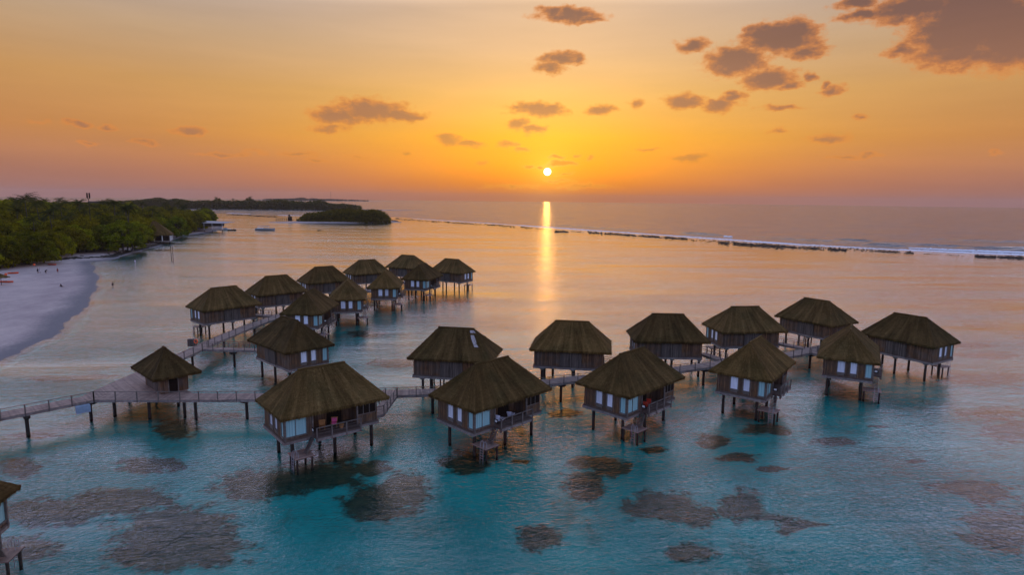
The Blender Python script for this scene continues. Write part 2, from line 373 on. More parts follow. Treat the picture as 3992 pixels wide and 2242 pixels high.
# ------------------------------------------------------------------ builders
class MB:
    """collects simple shapes and links them as one mesh object"""
    def __init__(s): s.v = []; s.f = []; s.uv = None
    def add(s, vs, fs):
        o = len(s.v); s.v += [tuple(q) for q in vs]; s.f += [tuple(i + o for i in f) for f in fs]
    def box(s, x0, x1, y0, y1, z0, z1):
        s.add([(x, y, z) for x in (x0, x1) for y in (y0, y1) for z in (z0, z1)],
              [(0, 1, 3, 2), (4, 6, 7, 5), (0, 4, 5, 1), (2, 3, 7, 6), (0, 2, 6, 4), (1, 5, 7, 3)])
    def beam(s, a, b, w, h, upv=(0, 0, 1)):
        a, b = Vector(a), Vector(b); d = (b - a).normalized(); u = Vector(upv)
        sd = d.cross(u)
        if sd.length < 1e-4: sd = d.cross(Vector((1, 0, 0)))
        sd.normalize(); u2 = sd.cross(d).normalized()
        vs = []
        for p in (a, b):
            for i, j in ((-1, -1), (1, -1), (1, 1), (-1, 1)): vs.append(p + sd * (i * w / 2) + u2 * (j * h / 2))
        s.add(vs, [(0, 3, 2, 1), (4, 5, 6, 7), (0, 1, 5, 4), (1, 2, 6, 5), (2, 3, 7, 6), (3, 0, 4, 7)])
    def tube(s, a, b, r0, r1=None, n=8):
        r1 = r0 if r1 is None else r1
        a, b = Vector(a), Vector(b); d = (b - a).normalized(); x = d.orthogonal().normalized(); y = d.cross(x)
        vs = [p + (x * math.cos(2 * math.pi * i / n) + y * math.sin(2 * math.pi * i / n)) * r for p, r in ((a, r0), (b, r1)) for i in range(n)]
        s.add(vs, [(i, (i + 1) % n, n + (i + 1) % n, n + i) for i in range(n)] + [tuple(range(n))[::-1], tuple(range(n, 2 * n))])
    def path(s, pts, r, n=6):
        for a, b in zip(pts[:-1], pts[1:]): s.tube(a, b, r, r, n)
    def prism(s, poly, z0, z1):
        n = len(poly)
        s.add([(p[0], p[1], z0) for p in poly] + [(p[0], p[1], z1) for p in poly],
              [tuple(range(n))[::-1], tuple(range(n, 2 * n))] + [(i, (i + 1) % n, n + (i + 1) % n, n + i) for i in range(n)])
    def build(s, name, m_, parent=None, loc=None, smooth=False, recalc=True, mesh=True):
        me = bpy.data.meshes.new(name); me.from_pydata(s.v, [], s.f)
        if s.uv is not None:
            ul = me.uv_layers.new(name='UVMap')
            for li, lp in enumerate(me.loops): ul.data[li].uv = s.uv[lp.vertex_index]
        if recalc:
            bm = bmesh.new(); bm.from_mesh(me); bmesh.ops.recalc_face_normals(bm, faces=bm.faces); bm.to_mesh(me); bm.free()
        if smooth: me.polygons.foreach_set('use_smooth', [True] * len(me.polygons))
        me.materials.append(m_)
        o = bpy.data.objects.new(name, me); C.objects.link(o)
        if parent: o.parent = parent
        if loc: o.location = loc
        return o
def tag(o, label=None, cat=None, group=None, kind=None):
    for k, v_ in (('label', label), ('category', cat), ('group', group), ('kind', kind)):
        if v_: o[k] = v_
    return o
def empty(name, loc=(0, 0, 0), rz=0.0):
    o = bpy.data.objects.new(name, None); C.objects.link(o); o.location = loc; o.rotation_euler = (0, 0, rz); o.empty_display_size = 0.3
    return o
def copy_tree(o, parent=None):
    c = o.copy(); C.objects.link(c)
    if parent: c.parent = parent
    for ch in o.children: copy_tree(ch, c)
    return c

# ------------------------------------------------------------------ land, water
SHORE = [(-84, 80), (-88, 103), (-91, 115), (-93, 124), (-101, 140), (-117, 168), (-139, 207), (-160, 235), (-182, 264), (-177, 272),
         (-187, 300), (-199, 345), (-209, 371), (-222, 405), (-236, 444), (-236, 470), (-240, 503), (-262, 560), (-306, 655), (-345, 700), (-430, 680),
         (-620, 500), (-700, 250), (-560, 20), (-300, -60), (-130, -50), (-90, 20)]
def sdist(P, poly):
    """signed distance of many points to a polygon, positive inside"""
    P = np.asarray(P, float); poly = np.asarray(poly, float); d = np.full(len(P), 1e9); ins = np.zeros(len(P), bool)
    for i in range(len(poly)):
        a, b = poly[i], poly[(i + 1) % len(poly)]; ab = b - a
        t = np.clip(((P - a) @ ab) / (ab @ ab), 0, 1); d = np.minimum(d, np.hypot(*(P - a - t[:, None] * ab).T))
        c = ((a[1] > P[:, 1]) != (b[1] > P[:, 1])) & (P[:, 0] < (b[0] - a[0]) * (P[:, 1] - a[1]) / (b[1] - a[1] + 1e-12) + a[0])
        ins ^= c
    return np.where(ins, d, -d)
def grid(name, xs, ys, zf, m_, attr=None):
    X, Y = np.meshgrid(xs, ys); P = np.stack([X.ravel(), Y.ravel()], 1); Z = zf(P)
    nx, ny = len(xs), len(ys); co = np.column_stack([P, Z]).astype(np.float32)
    idx = np.arange(nx * ny).reshape(ny, nx)
    F = np.stack([idx[:-1, :-1], idx[:-1, 1:], idx[1:, 1:], idx[1:, :-1]], -1).reshape(-1, 4)
    me = bpy.data.meshes.new(name); me.vertices.add(len(co)); me.vertices.foreach_set('co', co.ravel())
    me.loops.add(F.size); me.loops.foreach_set('vertex_index', F.ravel().astype(np.int32))
    me.polygons.add(len(F)); me.polygons.foreach_set('loop_start', (np.arange(len(F)) * 4).astype(np.int32))
    me.update(calc_edges=True); me.validate()
    me.polygons.foreach_set('use_smooth', [True] * len(me.polygons))
    if attr is not None:
        a = me.attributes.new('patch', 'FLOAT', 'POINT'); a.data.foreach_set('value', attr(P).astype(np.float32))
    me.materials.append(m_); o = bpy.data.objects.new(name, me); C.objects.link(o)
    return o
def wav(P, s, seed=0.0):
    return np.sin(P[:, 0] / s + seed) * np.cos(P[:, 1] / s * 1.3 + seed * 2) + 0.5 * np.sin(P[:, 0] / s * 2.7 + P[:, 1] / s * 1.9 + seed)

def land_z(P):
    d = sdist(P, SHORE) + 1.0 * wav(P, 9.0, 1.0) + 0.4 * wav(P, 2.6, 2.0)
    z = np.where(d > 0, np.minimum(d * 0.055, 1.6 + 0.3 * wav(P, 30.0)), np.maximum(d * 0.16, -.85))
    inl = np.clip((sdist(P, SHORE) - 55) / 60, 0, 1)
    return z + inl * 3.5
o = grid('beach', np.arange(-720, -70, 2.5), np.arange(-60, 720, 2.5), land_z, M_SAND); tag(o, kind='structure')
bm = bmesh.new(); bm.from_mesh(o.data); bmesh.ops.delete(bm, geom=[v_ for v_ in bm.verts if v_.co.z < -.84], context='VERTS'); bm.to_mesh(o.data); bm.free()

PATCHES = [(1165, 1180, 68, 30), (1545, 1195, 50, 24), (1480, 1185, 60, 22), (1470, 1240, 60, 40), (1020, 1255, 80, 50), (940, 1285, 90, 46),
    (650, 1240, 125, 42), (800, 1215, 120, 40), (830, 1160, 70, 26), (930, 1195, 55, 22), (450, 1095, 62, 28), (380, 1190, 95, 22), (90, 1112, 75, 9), (50, 1195, 60, 28),
    (300, 1280, 150, 34), (440, 1340, 170, 50), (120, 1310, 130, 40), (450, 1400, 190, 60), (60, 1400, 100, 30), (1660, 1290, 100, 42), (1760, 1320, 60, 32), (1860, 1290, 55, 42), (1360, 1375, 62, 36),
    (1740, 1415, 66, 32), (1915, 1095, 60, 14), (1850, 1168, 60, 14), (1960, 1103, 36, 10), (1790, 1125, 50, 20), (2095, 1127, 62, 12), (1945, 1198, 44, 9),
    (1950, 1322, 60, 9), (2020, 1345, 70, 9), (1975, 1350, 30, 20), (2430, 1245, 110, 20), (2490, 1270, 70, 16), (2520, 1350, 110, 60), (2550, 1100, 90, 30), (2500, 1055, 90, 18), (2480, 965, 110, 16),
    (2480, 905, 80, 10), (2440, 880, 70, 8), (2480, 830, 60, 7), (925, 850, 56, 9), (1150, 765, 40, 6), (1310, 1180, 26, 9), (700, 970, 55, 16), (1020, 925, 90, 13),
    (1420, 1055, 46, 12), (1640, 1150, 40, 10), (320, 678, 45, 7), (345, 658, 60, 5), (390, 684, 40, 4), (250, 960, 60, 6), (150, 965, 90, 8), (560, 1060, 60, 8),
    (1100, 935, 60, 8), (2300, 1180, 30, 6), (2200, 1090, 30, 5), (2540, 760, 60, 5), (2400, 770, 60, 4), (2500, 720, 60, 4)]
_pc = []
for (x, y, rx, ry) in PATCHES:
    c = at(x * K, y * K, -1.2); ex = at((x + rx) * K, y * K, -1.2) - c; ey = at(x * K, (y - ry) * K, -1.2) - c
    _pc.append((c.x, c.y, np.linalg.inv(np.array([[ex.x, ey.x], [ex.y, ey.y]]))))
def patch(P):
    v_ = np.full(len(P), -1.2)
    for cx, cy, A in _pc:
        q_ = (P - [cx, cy]) @ A.T; v_ = np.maximum(v_, 0.12 + 1.0 * (1 - np.hypot(q_[:, 0], q_[:, 1])))
    far = np.clip((P[:, 0] - 55) / 60, 0, 1) * np.clip((P[:, 1] - 60) / 60, 0, 1)
    v_ = np.maximum(v_, -1.2 + far * 1.28)
    return v_
o = grid('seabed', np.arange(-135, 185, 1.2), np.arange(24, 290, 1.2), lambda P: -0.36 + 0.05 * wav(P, 7.0), M_SEABED, patch); tag(o, kind='structure')
# the lagoon floor further out
o = grid('outer_seabed', np.arange(-1500, 1500, 50.0), np.arange(-200, 1800, 50.0), lambda P: np.full(len(P), -0.75), M_SEABED,
         lambda P: np.full(len(P), -0.45)); tag(o, kind='structure')

REEF = [(-2600, 1900), (-1400, 1500), (-700, 1080)] + [tuple(at(x, y)[:2]) for x, y in
        [(890, 833), (1080, 841), (1300, 845), (1540, 846), (1700, 858), (1900, 870), (2050, 881), (2300, 899), (2560, 916), (2900, 940), (3100, 952), (3400, 968), (3700, 984), (3992, 995)]]
a_, b_ = Vector(REEF[-2]), Vector(REEF[-1]); REEF.append(tuple(b_ + (b_ - a_) * 6)); REEF.append(tuple(Vector(REEF[-1]) + Vector((1500, -1300))))
FAR = 6300.0
def arc(a0, a1, n):
    return [(FAR * math.sin(a0 + (a1 - a0) * i / n), FAR * math.cos(a0 + (a1 - a0) * i / n)) for i in range(n + 1)]
def fan(name, ring, m_):
    me = bpy.data.meshes.new(name); bm = bmesh.new()
    vs = [bm.verts.new((x, y, 0)) for x, y in ring]
    es = [bm.edges.new((vs[i], vs[(i + 1) % len(vs)])) for i in range(len(vs))]
    bmesh.ops.triangle_fill(bm, edges=es, use_beauty=True)
    for f in bm.faces:
        if f.normal.z < 0: f.normal_flip()
    bm.to_mesh(me); bm.free(); me.materials.append(m_)
    o_ = bpy.data.objects.new(name, me); C.objects.link(o_); return tag(o_, kind='structure')
aR = math.atan2(REEF[-1][0], REEF[-1][1]); aL = math.atan2(REEF[0][0], REEF[0][1])
fan('open_sea', REEF + arc(aR, aL, 90), M_SEA)
fan('lagoon', REEF[::-1] + arc(aL, aL - (2 * math.pi - (aR - aL)), 60)[0:], M_WATER)

# ------------------------------------------------------------------ villas on stilts
EA, EB, RG, EZ, RZ = 6.29, 4.15, 2.66, 5.98, 9.85
def hip_roof(a, b, r, ez, rz, seed, ridge_off=0.0, th=0.34):
    """thatched hip roof: four sagging, slightly uneven slopes, thick eaves and a ragged fringe"""
    rr = random.Random(seed); mb = MB(); mb.uv = []
    cor = [Vector((a, b, ez)), Vector((-a, b, ez)), Vector((-a, -b, ez)), Vector((a, -b, ez))]
    r0, r1 = Vector((r + ridge_off, 0, rz)), Vector((-r + ridge_off, 0, rz))
    sides = [(cor[0], cor[1], r0, r1), (cor[1], cor[2], r1, r1), (cor[2], cor[3], r1, r0), (cor[3], cor[0], r0, r0)]
    NV = 14
    for A, B, TA, TB in sides:
        L = (B - A).length; NU = max(6, int(L / 0.45)); nrm = (B - A).cross(TA - A).normalized()
        if nrm.z < 0: nrm = -nrm
        base = len(mb.v)
        for j in range(NV + 1):
            v_ = j / NV
            for i in range(NU + 1):
                u = i / NU; p = A.lerp(B, u).lerp(TA.lerp(TB, u), v_)
                edge = min(u, 1 - u) * 2
                k = 0.05 * noise.noise(Vector((p.x * .7 + seed, p.y * .7, p.z))) + 0.03 * noise.noise(p * 2.3 + Vector((seed, 0, 0)))
                sag = -0.10 * math.sin(math.pi * v_) * min(1, edge * 3)
                p = p + nrm * (k * (1 if 0 < i < NU and 0 < j < NV else 0) + sag * (1 if 0 < i < NU else 0))
                if j == 0: p.z -= 0.04 * rr.random()
                mb.v.append(tuple(p)); mb.uv.append((u * L if TA != TB else (u - .5) * L * (1 - v_ * .0), v_ * (TA - A).length))
        for j in range(NV):
            for i in range(NU):
                q_ = base + j * (NU + 1) + i; mb.f.append((q_, q_ + 1, q_ + NU + 2, q_ + NU + 1))
        # eave edge and soffit
        inw = Vector((0, 0, 0)) - (A + B) / 2; inw.z = 0; inw.normalize()
        base2 = len(mb.v)
        for i in range(NU + 1):
            p = Vector(mb.v[base + i]); mb.v.append(tuple(p + Vector((0, 0, -th)) + inw * 0.16)); mb.uv.append((i / NU * L, -th))
            mb.v.append(tuple(A.lerp(B, i / NU).lerp(TA.lerp(TB, i / NU), 0.42) + Vector((0, 0, -th)))); mb.uv.append((i / NU * L, 2))
        for i in range(NU):
            mb.f.append((base + i, base + i + 1, base2 + 2 * i + 2, base2 + 2 * i))
            mb.f.append((base2 + 2 * i, base2 + 2 * i + 2, base2 + 2 * i + 3, base2 + 2 * i + 1))
        # ragged fringe of straw
        n = int(L / 0.075)
        for i in range(n):
            u = (i + rr.random()) / n; p = A.lerp(B, u); dr = (B - A).normalized(); ln = 0.10 + 0.30 * rr.random() ** 2
            w_ = 0.05 + .04 * rr.random(); out = -inw * (0.01 + 0.06 * rr.random())
            z0 = p + Vector((0, 0, 0.03)) + out; o_ = len(mb.v)
            mb.v += [tuple(z0 - dr * w_), tuple(z0 + dr * w_), tuple(z0 + Vector((0, 0, -th - ln * .6)) + dr * rr.uniform(-.05, .05) + inw * 0.06)]
            mb.uv += [(u * L, 0), (u * L + w_, 0), (u * L, -ln)]; mb.f.append((o_, o_ + 1, o_ + 2))
        # loose straw ends lying on the slope
        for i in range(int(L * 16)):
            u = rr.random(); v_ = rr.random() ** 0.8 * .96; p = A.lerp(B, u).lerp(TA.lerp(TB, u), v_) + nrm * (0.03 - 0.10 * math.sin(math.pi * v_) * min(1, min(u, 1 - u) * 6))
            dn = (A.lerp(B, u) - TA.lerp(TB, u)).normalized(); dr = (B - A).normalized(); o_ = len(mb.v); w_ = .05 + .05 * rr.random()
            mb.v += [tuple(p - dr * w_), tuple(p + dr * w_), tuple(p + dn * (.25 + .3 * rr.random()) + nrm * .07 + dr * rr.uniform(-.08, .08))]
            uu = u * L; mb.uv += [(uu, v_ * 5), (uu + .05, v_ * 5), (uu, v_ * 5 + .3)]; mb.f.append((o_, o_ + 1, o_ + 2))
    # ridge roll
    def roll(P, Q, rad):
        o_ = len(mb.v); n0 = len(mb.v); mb.tube(P, Q, rad, rad, 8)
        mb.uv += [(0.3 * k, 0.2) for k in range(len(mb.v) - n0)]
    roll(r0 + Vector((0.12, 0, -.05)), r1 - Vector((0.12, 0, .05)), 0.15)
    return mb

def make_villa(m, name, full=True):
    """m=1: the deck is on the left looking towards the water, m=-1: mirrored. The water end is +x."""
    def Y(mb): mb.v = [(x, y * m, z) for x, y, z in mb.v]; return mb
    root = empty(name)
    roof = hip_roof(EA, EB, RG, EZ, RZ, 3 + m)
    roof.build('roof', M_THATCH, root, recalc=False)
    X0, X1, YR, YL, F, T = -5.15, 5.65, -3.15, 3.3, 3.25, 6.4
    w = MB()
    w.box(X0, X1, YR, YR + .12, F, T)                                   # plain long wall
    w.box(X0, X0 + .12, YR + .12, YL - .1, F, T)                        # entrance end
    w.box(X0 + .12, -2.55, YL - .12, YL, F, T)                          # deck side, bathroom end
    w.box(-2.67, -2.55, 1.25, YL - .12, F, T)
    w.box(-2.55, 2.55, 1.2, 1.3, F, T)                                  # back of the deck
    w.box(2.55, 2.67, 1.25, YL - .12, F, T)
    w.box(2.55, 3.2, YL - .12, YL, F, T)
    # water end with its three window openings
    for y0, y1 in ((YR + .12, -1.36), (-.24, .34), (1.31, 2.30), (3.22, YL)): w.box(X1 - .12, X1, y0, y1, F, T)
    for y0, y1 in ((-1.36, -.24), (.34, 1.31)): w.box(X1 - .12, X1, y0, y1, F, 3.8)
    w.box(X1 - .12, X1, 2.30, 3.22, F, 3.5); w.box(3.2, X1 - .12, YL - .12, YL, F, 3.5)
    w.box(X1 - .12, X1, YR + .12, YL, 5.55, T) if False else None
    Y(w).build('wall', M_WALL, root)
    p = MB(); p.box(-1.75, 1.55, YR - .26, YR - .003, 3.1, 5.5); Y(p).build('wall_panel', M_PANEL, root)
    # windows: blind in a timber frame
    for (y0, y1, z0, mm) in ((-1.36, -.24, 3.8, M_BLIND), (.34, 1.31, 3.8, M_BLIND), (2.30, 3.22, 3.5, M_TEAL)):
        fr = MB(); e = .09
        fr.box(X1 - .06, X1 + .07, y0 - .04, y0 + e, z0 - .1, 6.0); fr.box(X1 - .06, X1 + .07, y1 - e, y1 + .04, z0 - .1, 6.0)
        fr.box(X1 - .06, X1 + .11, y0 + e, y1 - e, z0 - .14, z0 + .03)
        if mm is M_BLIND: fr.box(X1 - .02, X1 + .03, y0 + e, y1 - e, z0 - .42, z0 - .16)
        f_ = Y(fr).build('window', M_FRAME, root)
        g = MB(); g.box(X1 - .09, X1 - .03, y0 + e, y1 - e, z0 + .03, 5.95); Y(g).build('blind' if mm is M_BLIND else 'pane', mm, f_)
    fr = MB(); fr.box(3.2, 3.3, YL - .1, YL + .06, 3.44, 6.0); fr.box(X1 - .14, X1 + .02, YL - .02, YL + .14, 2.98, 6.1); fr.box(3.3, X1 - .14, YL - .1, YL + .07, 3.44, 3.56)
    fr.box(4.42, 4.47, YL - .06, YL + .03, 3.56, 5.98)
    f_ = Y(fr).build('picture_window', M_FRAME, root)
    g = MB(); g.box(3.3, X1 - .14, YL - .08, YL - .03, 3.56, 5.95); Y(g).build('pane', M_TEAL, f_)
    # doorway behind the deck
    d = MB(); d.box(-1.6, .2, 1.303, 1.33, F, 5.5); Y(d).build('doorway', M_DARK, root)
    # three louvred openings of the bathroom
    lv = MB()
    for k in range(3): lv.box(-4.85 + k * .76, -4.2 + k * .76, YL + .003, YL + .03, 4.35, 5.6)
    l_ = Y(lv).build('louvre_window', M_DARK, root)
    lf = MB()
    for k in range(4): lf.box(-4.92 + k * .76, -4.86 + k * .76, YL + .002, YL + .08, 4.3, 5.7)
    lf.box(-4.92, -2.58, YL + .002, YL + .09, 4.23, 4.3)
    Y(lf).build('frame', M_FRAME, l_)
    # floor frame: deck boards and grey beams round the edge
    fl = MB(); fl.box(X0 - .1, X1 + .12, YR - .1, YL + .1, 3.06, 3.24); fl.box(-2.6, 2.7, YL + .1, 4.42, 3.06, 3.22)
    fb = MB()
    fb.box(X0 - .12, X1 + .16, YR - .16, YR - .02, 2.74, 3.06); fb.box(X0 - .12, X1 + .16, YL - .1, YL + .04, 2.74, 3.06)
    fb.box(X1 + .0, X1 + .14, YR - .02, YL - .1, 2.74, 3.06); fb.box(X0 - .1, X0 + .04, YR - .02, YL - .1, 2.74, 3.06)
    fb.box(-2.6, 2.7, 4.28, 4.43, 2.76, 3.055)
    for x in (-4.2, -2.9, -1.5, .2, 1.6, 3.0, 4.4): fb.box(x - .07, x + .07, YR - .02, YL - .1, 2.76, 3.055)
    fo = Y(fl).build('floor', M_DECK, root); Y(fb).build('floor_beam', M_BEAM, fo)
    # corner posts
    # deck railing
    ra = MB()
    for x in (-2.5, 2.62): ra.box(x - .07, x + .07, 4.28, 4.42, 3.42, 4.45) if False else None
    ra.box(-2.55, 2.65, 4.30, 4.40, 4.20, 4.27)
    for z in (3.55, 3.88): ra.box(-2.5, 2.62, 4.335, 4.36, z, z + .03)
    rl = Y(ra).build('railing', M_FRAME, root)
    for x in (-2.5, -.8, .9, 2.6):
        po = MB(); po.box(x - .055, x + .055, 4.445, 4.55, 2.72, 4.32); Y(po).build('post', M_FRAME, rl)
    for x in (-2.6, 2.6):
        ep = MB(); ep.box(x - .08, x + .08, YL - .02, YL + .14, 3.24, 6.1)
        Y(ep).build('deck_post', M_FRAME, root)
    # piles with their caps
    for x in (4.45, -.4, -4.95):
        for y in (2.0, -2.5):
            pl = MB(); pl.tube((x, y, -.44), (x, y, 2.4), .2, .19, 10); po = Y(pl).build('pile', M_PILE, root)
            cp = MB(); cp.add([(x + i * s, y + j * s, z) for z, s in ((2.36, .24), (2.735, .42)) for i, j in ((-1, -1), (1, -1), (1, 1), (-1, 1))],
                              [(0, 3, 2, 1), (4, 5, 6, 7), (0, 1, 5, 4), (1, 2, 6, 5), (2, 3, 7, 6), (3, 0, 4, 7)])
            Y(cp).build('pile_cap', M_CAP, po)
    # stairs down to the bathing platform
    st = MB(); n = 9
    for k in range(n):
        t_ = k / (n - 1); x = 2.9 + t_ * .75; z = 2.95 - t_ * 1.4; y = 4.55 - t_ * .65
        x = 2.9 + t_ * .7; y = 3.75
        st.box(x - .11, x + .11, y - .34, y + .34, z - .03, z + .03)
    st.beam((2.85, 3.39, 3.0), (3.68, 3.39, 1.42), .04, .1); st.beam((2.85, 4.11, 3.0), (3.68, 4.11, 1.42), .04, .1)
    Y(st).build('stairs', M_FRAME, root)
    pf = MB(); PX0, PX1, PY0, PY1 = 2.95, 5.05, 2.25, 4.65
    pf.box(PX0, PX1, PY0, PY1, 1.32, 1.4)
    pf.uv = [(q_[1] * 1.0, q_[0]) for q_ in pf.v]
    pfo = Y(pf).build('bathing_platform', M_DECK, root)
    for x in (PX0 + .25, PX1 - .25):
        for y in (PY0 + .2, PY1 - .25):
            lg = MB(); lg.tube((x, y, -.44), (x, y, 1.31), .12, .12, 8); Y(lg).build('leg', M_PILE, pfo)
    la = MB()
    for y in (PY1 - .9, PY1 - .4):
        la.path([(PX1 - .45, y, 1.4), (PX1 - .43, y, 1.95), (PX1 - .22, y, 2.18), (PX1 + .02, y, 2.05), (PX1 + .1, y, 1.4), (PX1 + .12, y, -.6)], .025, 6)
    for z in (1.15, .85, .55, .25): la.tube((PX1 + .11, PY1 - .9, z), (PX1 + .11, PY1 - .4, z), .022, .022, 6)
    Y(la).build('ladder', M_STEEL, pfo)
    # little notice board at the head of the stairs, storage chest
    nb = MB(); nb.box(2.72, 2.76, YL + .2, YL + .75, 3.7, 4.15); Y(nb).build('notice_board', M_DARK, root)
    nw = MB(); nw.box(2.763, 2.78, YL + .3, YL + .65, 3.82, 4.06); Y(nw).build('notice', M_WHITE, [c for c in root.children if c.name.startswith('notice_board')][0])
    return root

VILLAS = [
 ('H1', -21.65, 68.47, 219.3, 1), ('H2', -2.33, 71.72, 224.6, 1), ('H3', 15.57, 77.28, 224.8, 1), ('H4', 34.22, 84.56, 232.6, 1), ('H5', 52.71, 93.84, 240.3, 1), ('H11', 68.68, 104.52, 300.3, 1),
 ('H6', -8.25, 90.08, 170.6, -1), ('H7', 9.62, 96.14, 171.3, -1), ('H8', 26.61, 103.24, 178.3, -1), ('H9', 42.86, 111.59, 187.4, -1), ('H10', 60.53, 120.76, 122.1, -1),
 ('M1', -61.10, 129.08, 228.5, -1), ('M2', -57.50, 148.96, 222.4, -1), ('M3', -52.14, 169.55, 218.4, -1), ('M4', -44.94, 189.58, 215.3, -1), ('M5', -35.03, 206.18, 154.7, -1), ('M6', -19.18, 194.85, 330.9, 1),
 ('K1', -35.31, 96.08, 317.1, 1), ('K2', -41.70, 125.89, 269.8, 1), ('K3', -38.62, 143.47, 281.6, 1), ('K4', -33.54, 162.31, 275.1, 1), ('K5', -26.22, 179.20, 256.2, 1),
 ('X', -41.8, 39.25, 101.0, -1)]
VLAB = {
 'H1': 'large thatched villa nearest the viewer, two wicker chairs behind its deck rail',
 'H2': 'thatched stilt villa with two pale sun chairs on its open deck',
 'H3': 'thatched stilt villa with red loungers on its side deck',
 'H4': 'front row villa with three end windows and open stairs, right of the red loungers',
 'H5': 'thatched villa with orange lit left roof slope and three windows, last of the front row',
 'H11': 'rightmost stilt villa, two windows at its right end and a platform beside it',
 'H6': 'back row villa whose roof has a pale bare patch in the thatch',
 'H7': 'back row villa standing against the orange sun path on the water',
 'H8': 'back row villa of the right arm, just right of the sun path villa',
 'H9': 'back row villa with two bright windows on its left end above the railed side ramp',
 'H10': 'back row villa of the right arm seen over the front row, topmost of that arm',
 'M1': 'leftmost stilt villa with a bathing platform on thin posts at its left end',
 'M2': 'second villa of the left back row, behind the leftmost villa',
 'M3': 'third villa of the left back row, grey panel facing the boardwalk',
 'M4': 'fourth villa of the left back row, left of the topmost villa',
 'M5': 'farthest villa of the left arm, its roof highest in the picture of that cluster',
 'M6': 'villa at the tip of the left arm with windows at its right end',
 'K1': 'villa with brown patched roof reached by its own straight side walkway left of it',
 'K2': 'villa with pointed roof front facing, just behind the brown patched roof villa',
 'K3': 'pointed roof villa with three pale windows, second in the inner left row',
 'K4': 'pointed roof villa with three pale windows, third in the inner left row',
 'K5': 'small looking villa with three windows, farthest of the inner left row',
 'X': 'villa cut off by the left picture edge'}
protoL = make_villa(1, 'stilt_villa'); protoR = make_villa(-1, 'stilt_villa')
used = set(); VO = {}
for k, x, y, a, m in VILLAS:
    pr_ = protoL if m == 1 else protoR
    o = pr_ if m not in used else copy_tree(pr_)
    used.add(m); VO[k] = (o, x, y, R(a), m)
for k, (o, x, y, a, m) in VO.items():
    o.location = (x, y, 0); o.rotation_euler = (0, 0, a)
    tag(o, VLAB[k], 'villa', 'thatched villas on stilts over the lagoon')
def loc_of(k, lx, ly, z=0.0):
    o, x, y, a, m = VO[k]; ly *= m
    return Vector((x + lx * math.cos(a) - ly * math.sin(a), y + lx * math.sin(a) + ly * math.cos(a), z))
# the bare patch in the roof of the villa behind
o6 = VO['H6'][0]; mb = MB()
def roofp(u, v_, side):  # point on the long slope: u along x, v up
    x = -EA + 2 * EA * u; xr = -RG + 2 * RG * u
    sag = 0.10 * math.sin(math.pi * v_)
    return Vector((x + (xr - x) * v_, side * EB * (1 - v_), EZ + (RZ - EZ) * v_ + .05 - sag))
for (u0, u1, v0, v1) in ((.09, .16, .42, .78), (.02, .14, .84, .92)):
    g = [roofp(u, v_, -1 * -1) for v_ in np.linspace(v0, v1, 6) for u in (u0, u1)]
    g = [Vector((p.x + .08 * rnd.uniform(-1, 1), p.y, p.z + .03)) for p in g]
    mb.add(g, [(2 * i, 2 * i + 1, 2 * i + 3, 2 * i + 2) for i in range(5)])
mb.v = [(x, -y if True else y, z) for x, y, z in mb.v]
# the long slope towards the viewer is local +y for this heading
mb.v = [(x, abs(y), z) for x, y, z in mb.v]
pt = mb.build('bare_roof_patch', M_PATCH, o6)

# ------------------------------------------------------------------ boardwalks
DZ = 2.9
def offset_line(pts, w):
    out = []
    for i, p in enumerate(pts):
        a = Vector(pts[max(i - 1, 0)]); b = Vector(pts[min(i + 1, len(pts) - 1)]); d = (b - a).normalized()
        nrm = Vector((-d.y, d.x)); out.append(Vector(p) + nrm * w)
    return out
def densify(pts, step):
    out = []
    for a, b in zip(pts[:-1], pts[1:]):
        a, b = Vector(a), Vector(b); n = max(1, int((b - a).length / step))
        out += [a.lerp(b, i / n) for i in range(n)]
    return out + [Vector(pts[-1])]
def walk_deck(root, near, w, z=DZ, name='deck'):
    """near: polyline of one edge, deck lies w to its left"""
    far = offset_line(near, w); mb = MB(); mb.uv = []
    s = 0.0
    for i in range(len(near) - 1):
        a, b = Vector(near[i]), Vector(near[i + 1]); c, d = far[i + 1], far[i]; L = (b - a).length; o_ = len(mb.v)
        mb.v += [(a.x, a.y, z), (b.x, b.y, z), (c.x, c.y, z), (d.x, d.y, z), (a.x, a.y, z - .08), (b.x, b.y, z - .08), (c.x, c.y, z - .08), (d.x, d.y, z - .08)]
        mb.uv += [(s, 0), (s + L, 0), (s + L, w), (s, w)] * 2; s += L
        mb.f += [(o_, o_ + 1, o_ + 2, o_ + 3), (o_ + 7, o_ + 6, o_ + 5, o_ + 4), (o_, o_ + 4, o_ + 5, o_ + 1), (o_ + 2, o_ + 6, o_ + 7, o_ + 3)]
    de = mb.build(name, M_DECK, root)
    fb = MB()
    nn = offset_line(near, .06); ff = offset_line(near, w - .06)
    for L in (nn, ff):
        for a, b in zip(L[:-1], L[1:]): fb.beam((a.x, a.y, z - .24), (b.x, b.y, z - .24), .12, .3)
    fb.build('fascia_beam', M_BEAM, de)
    return de
def rail(root, line, z=DZ, name='railing', step=2.0, h=1.05):
    rb = MB()
    for a, b in zip(line[:-1], line[1:]):
        rb.beam((a[0], a[1], z + h), (b[0], b[1], z + h), .09, .06)
        for k in (.2, .4, .6, .8): rb.beam((a[0], a[1], z + h * k), (b[0], b[1], z + h * k), .018, .018)
    ro = rb.build(name, M_FRAME, root)
    for p in densify(line, step):
        pb = MB(); pb.box(-.055, .055, -.055, .055, z - .35, z + h + .06); pb.build('post', M_FRAME, ro, (p.x, p.y, 0))
    return ro
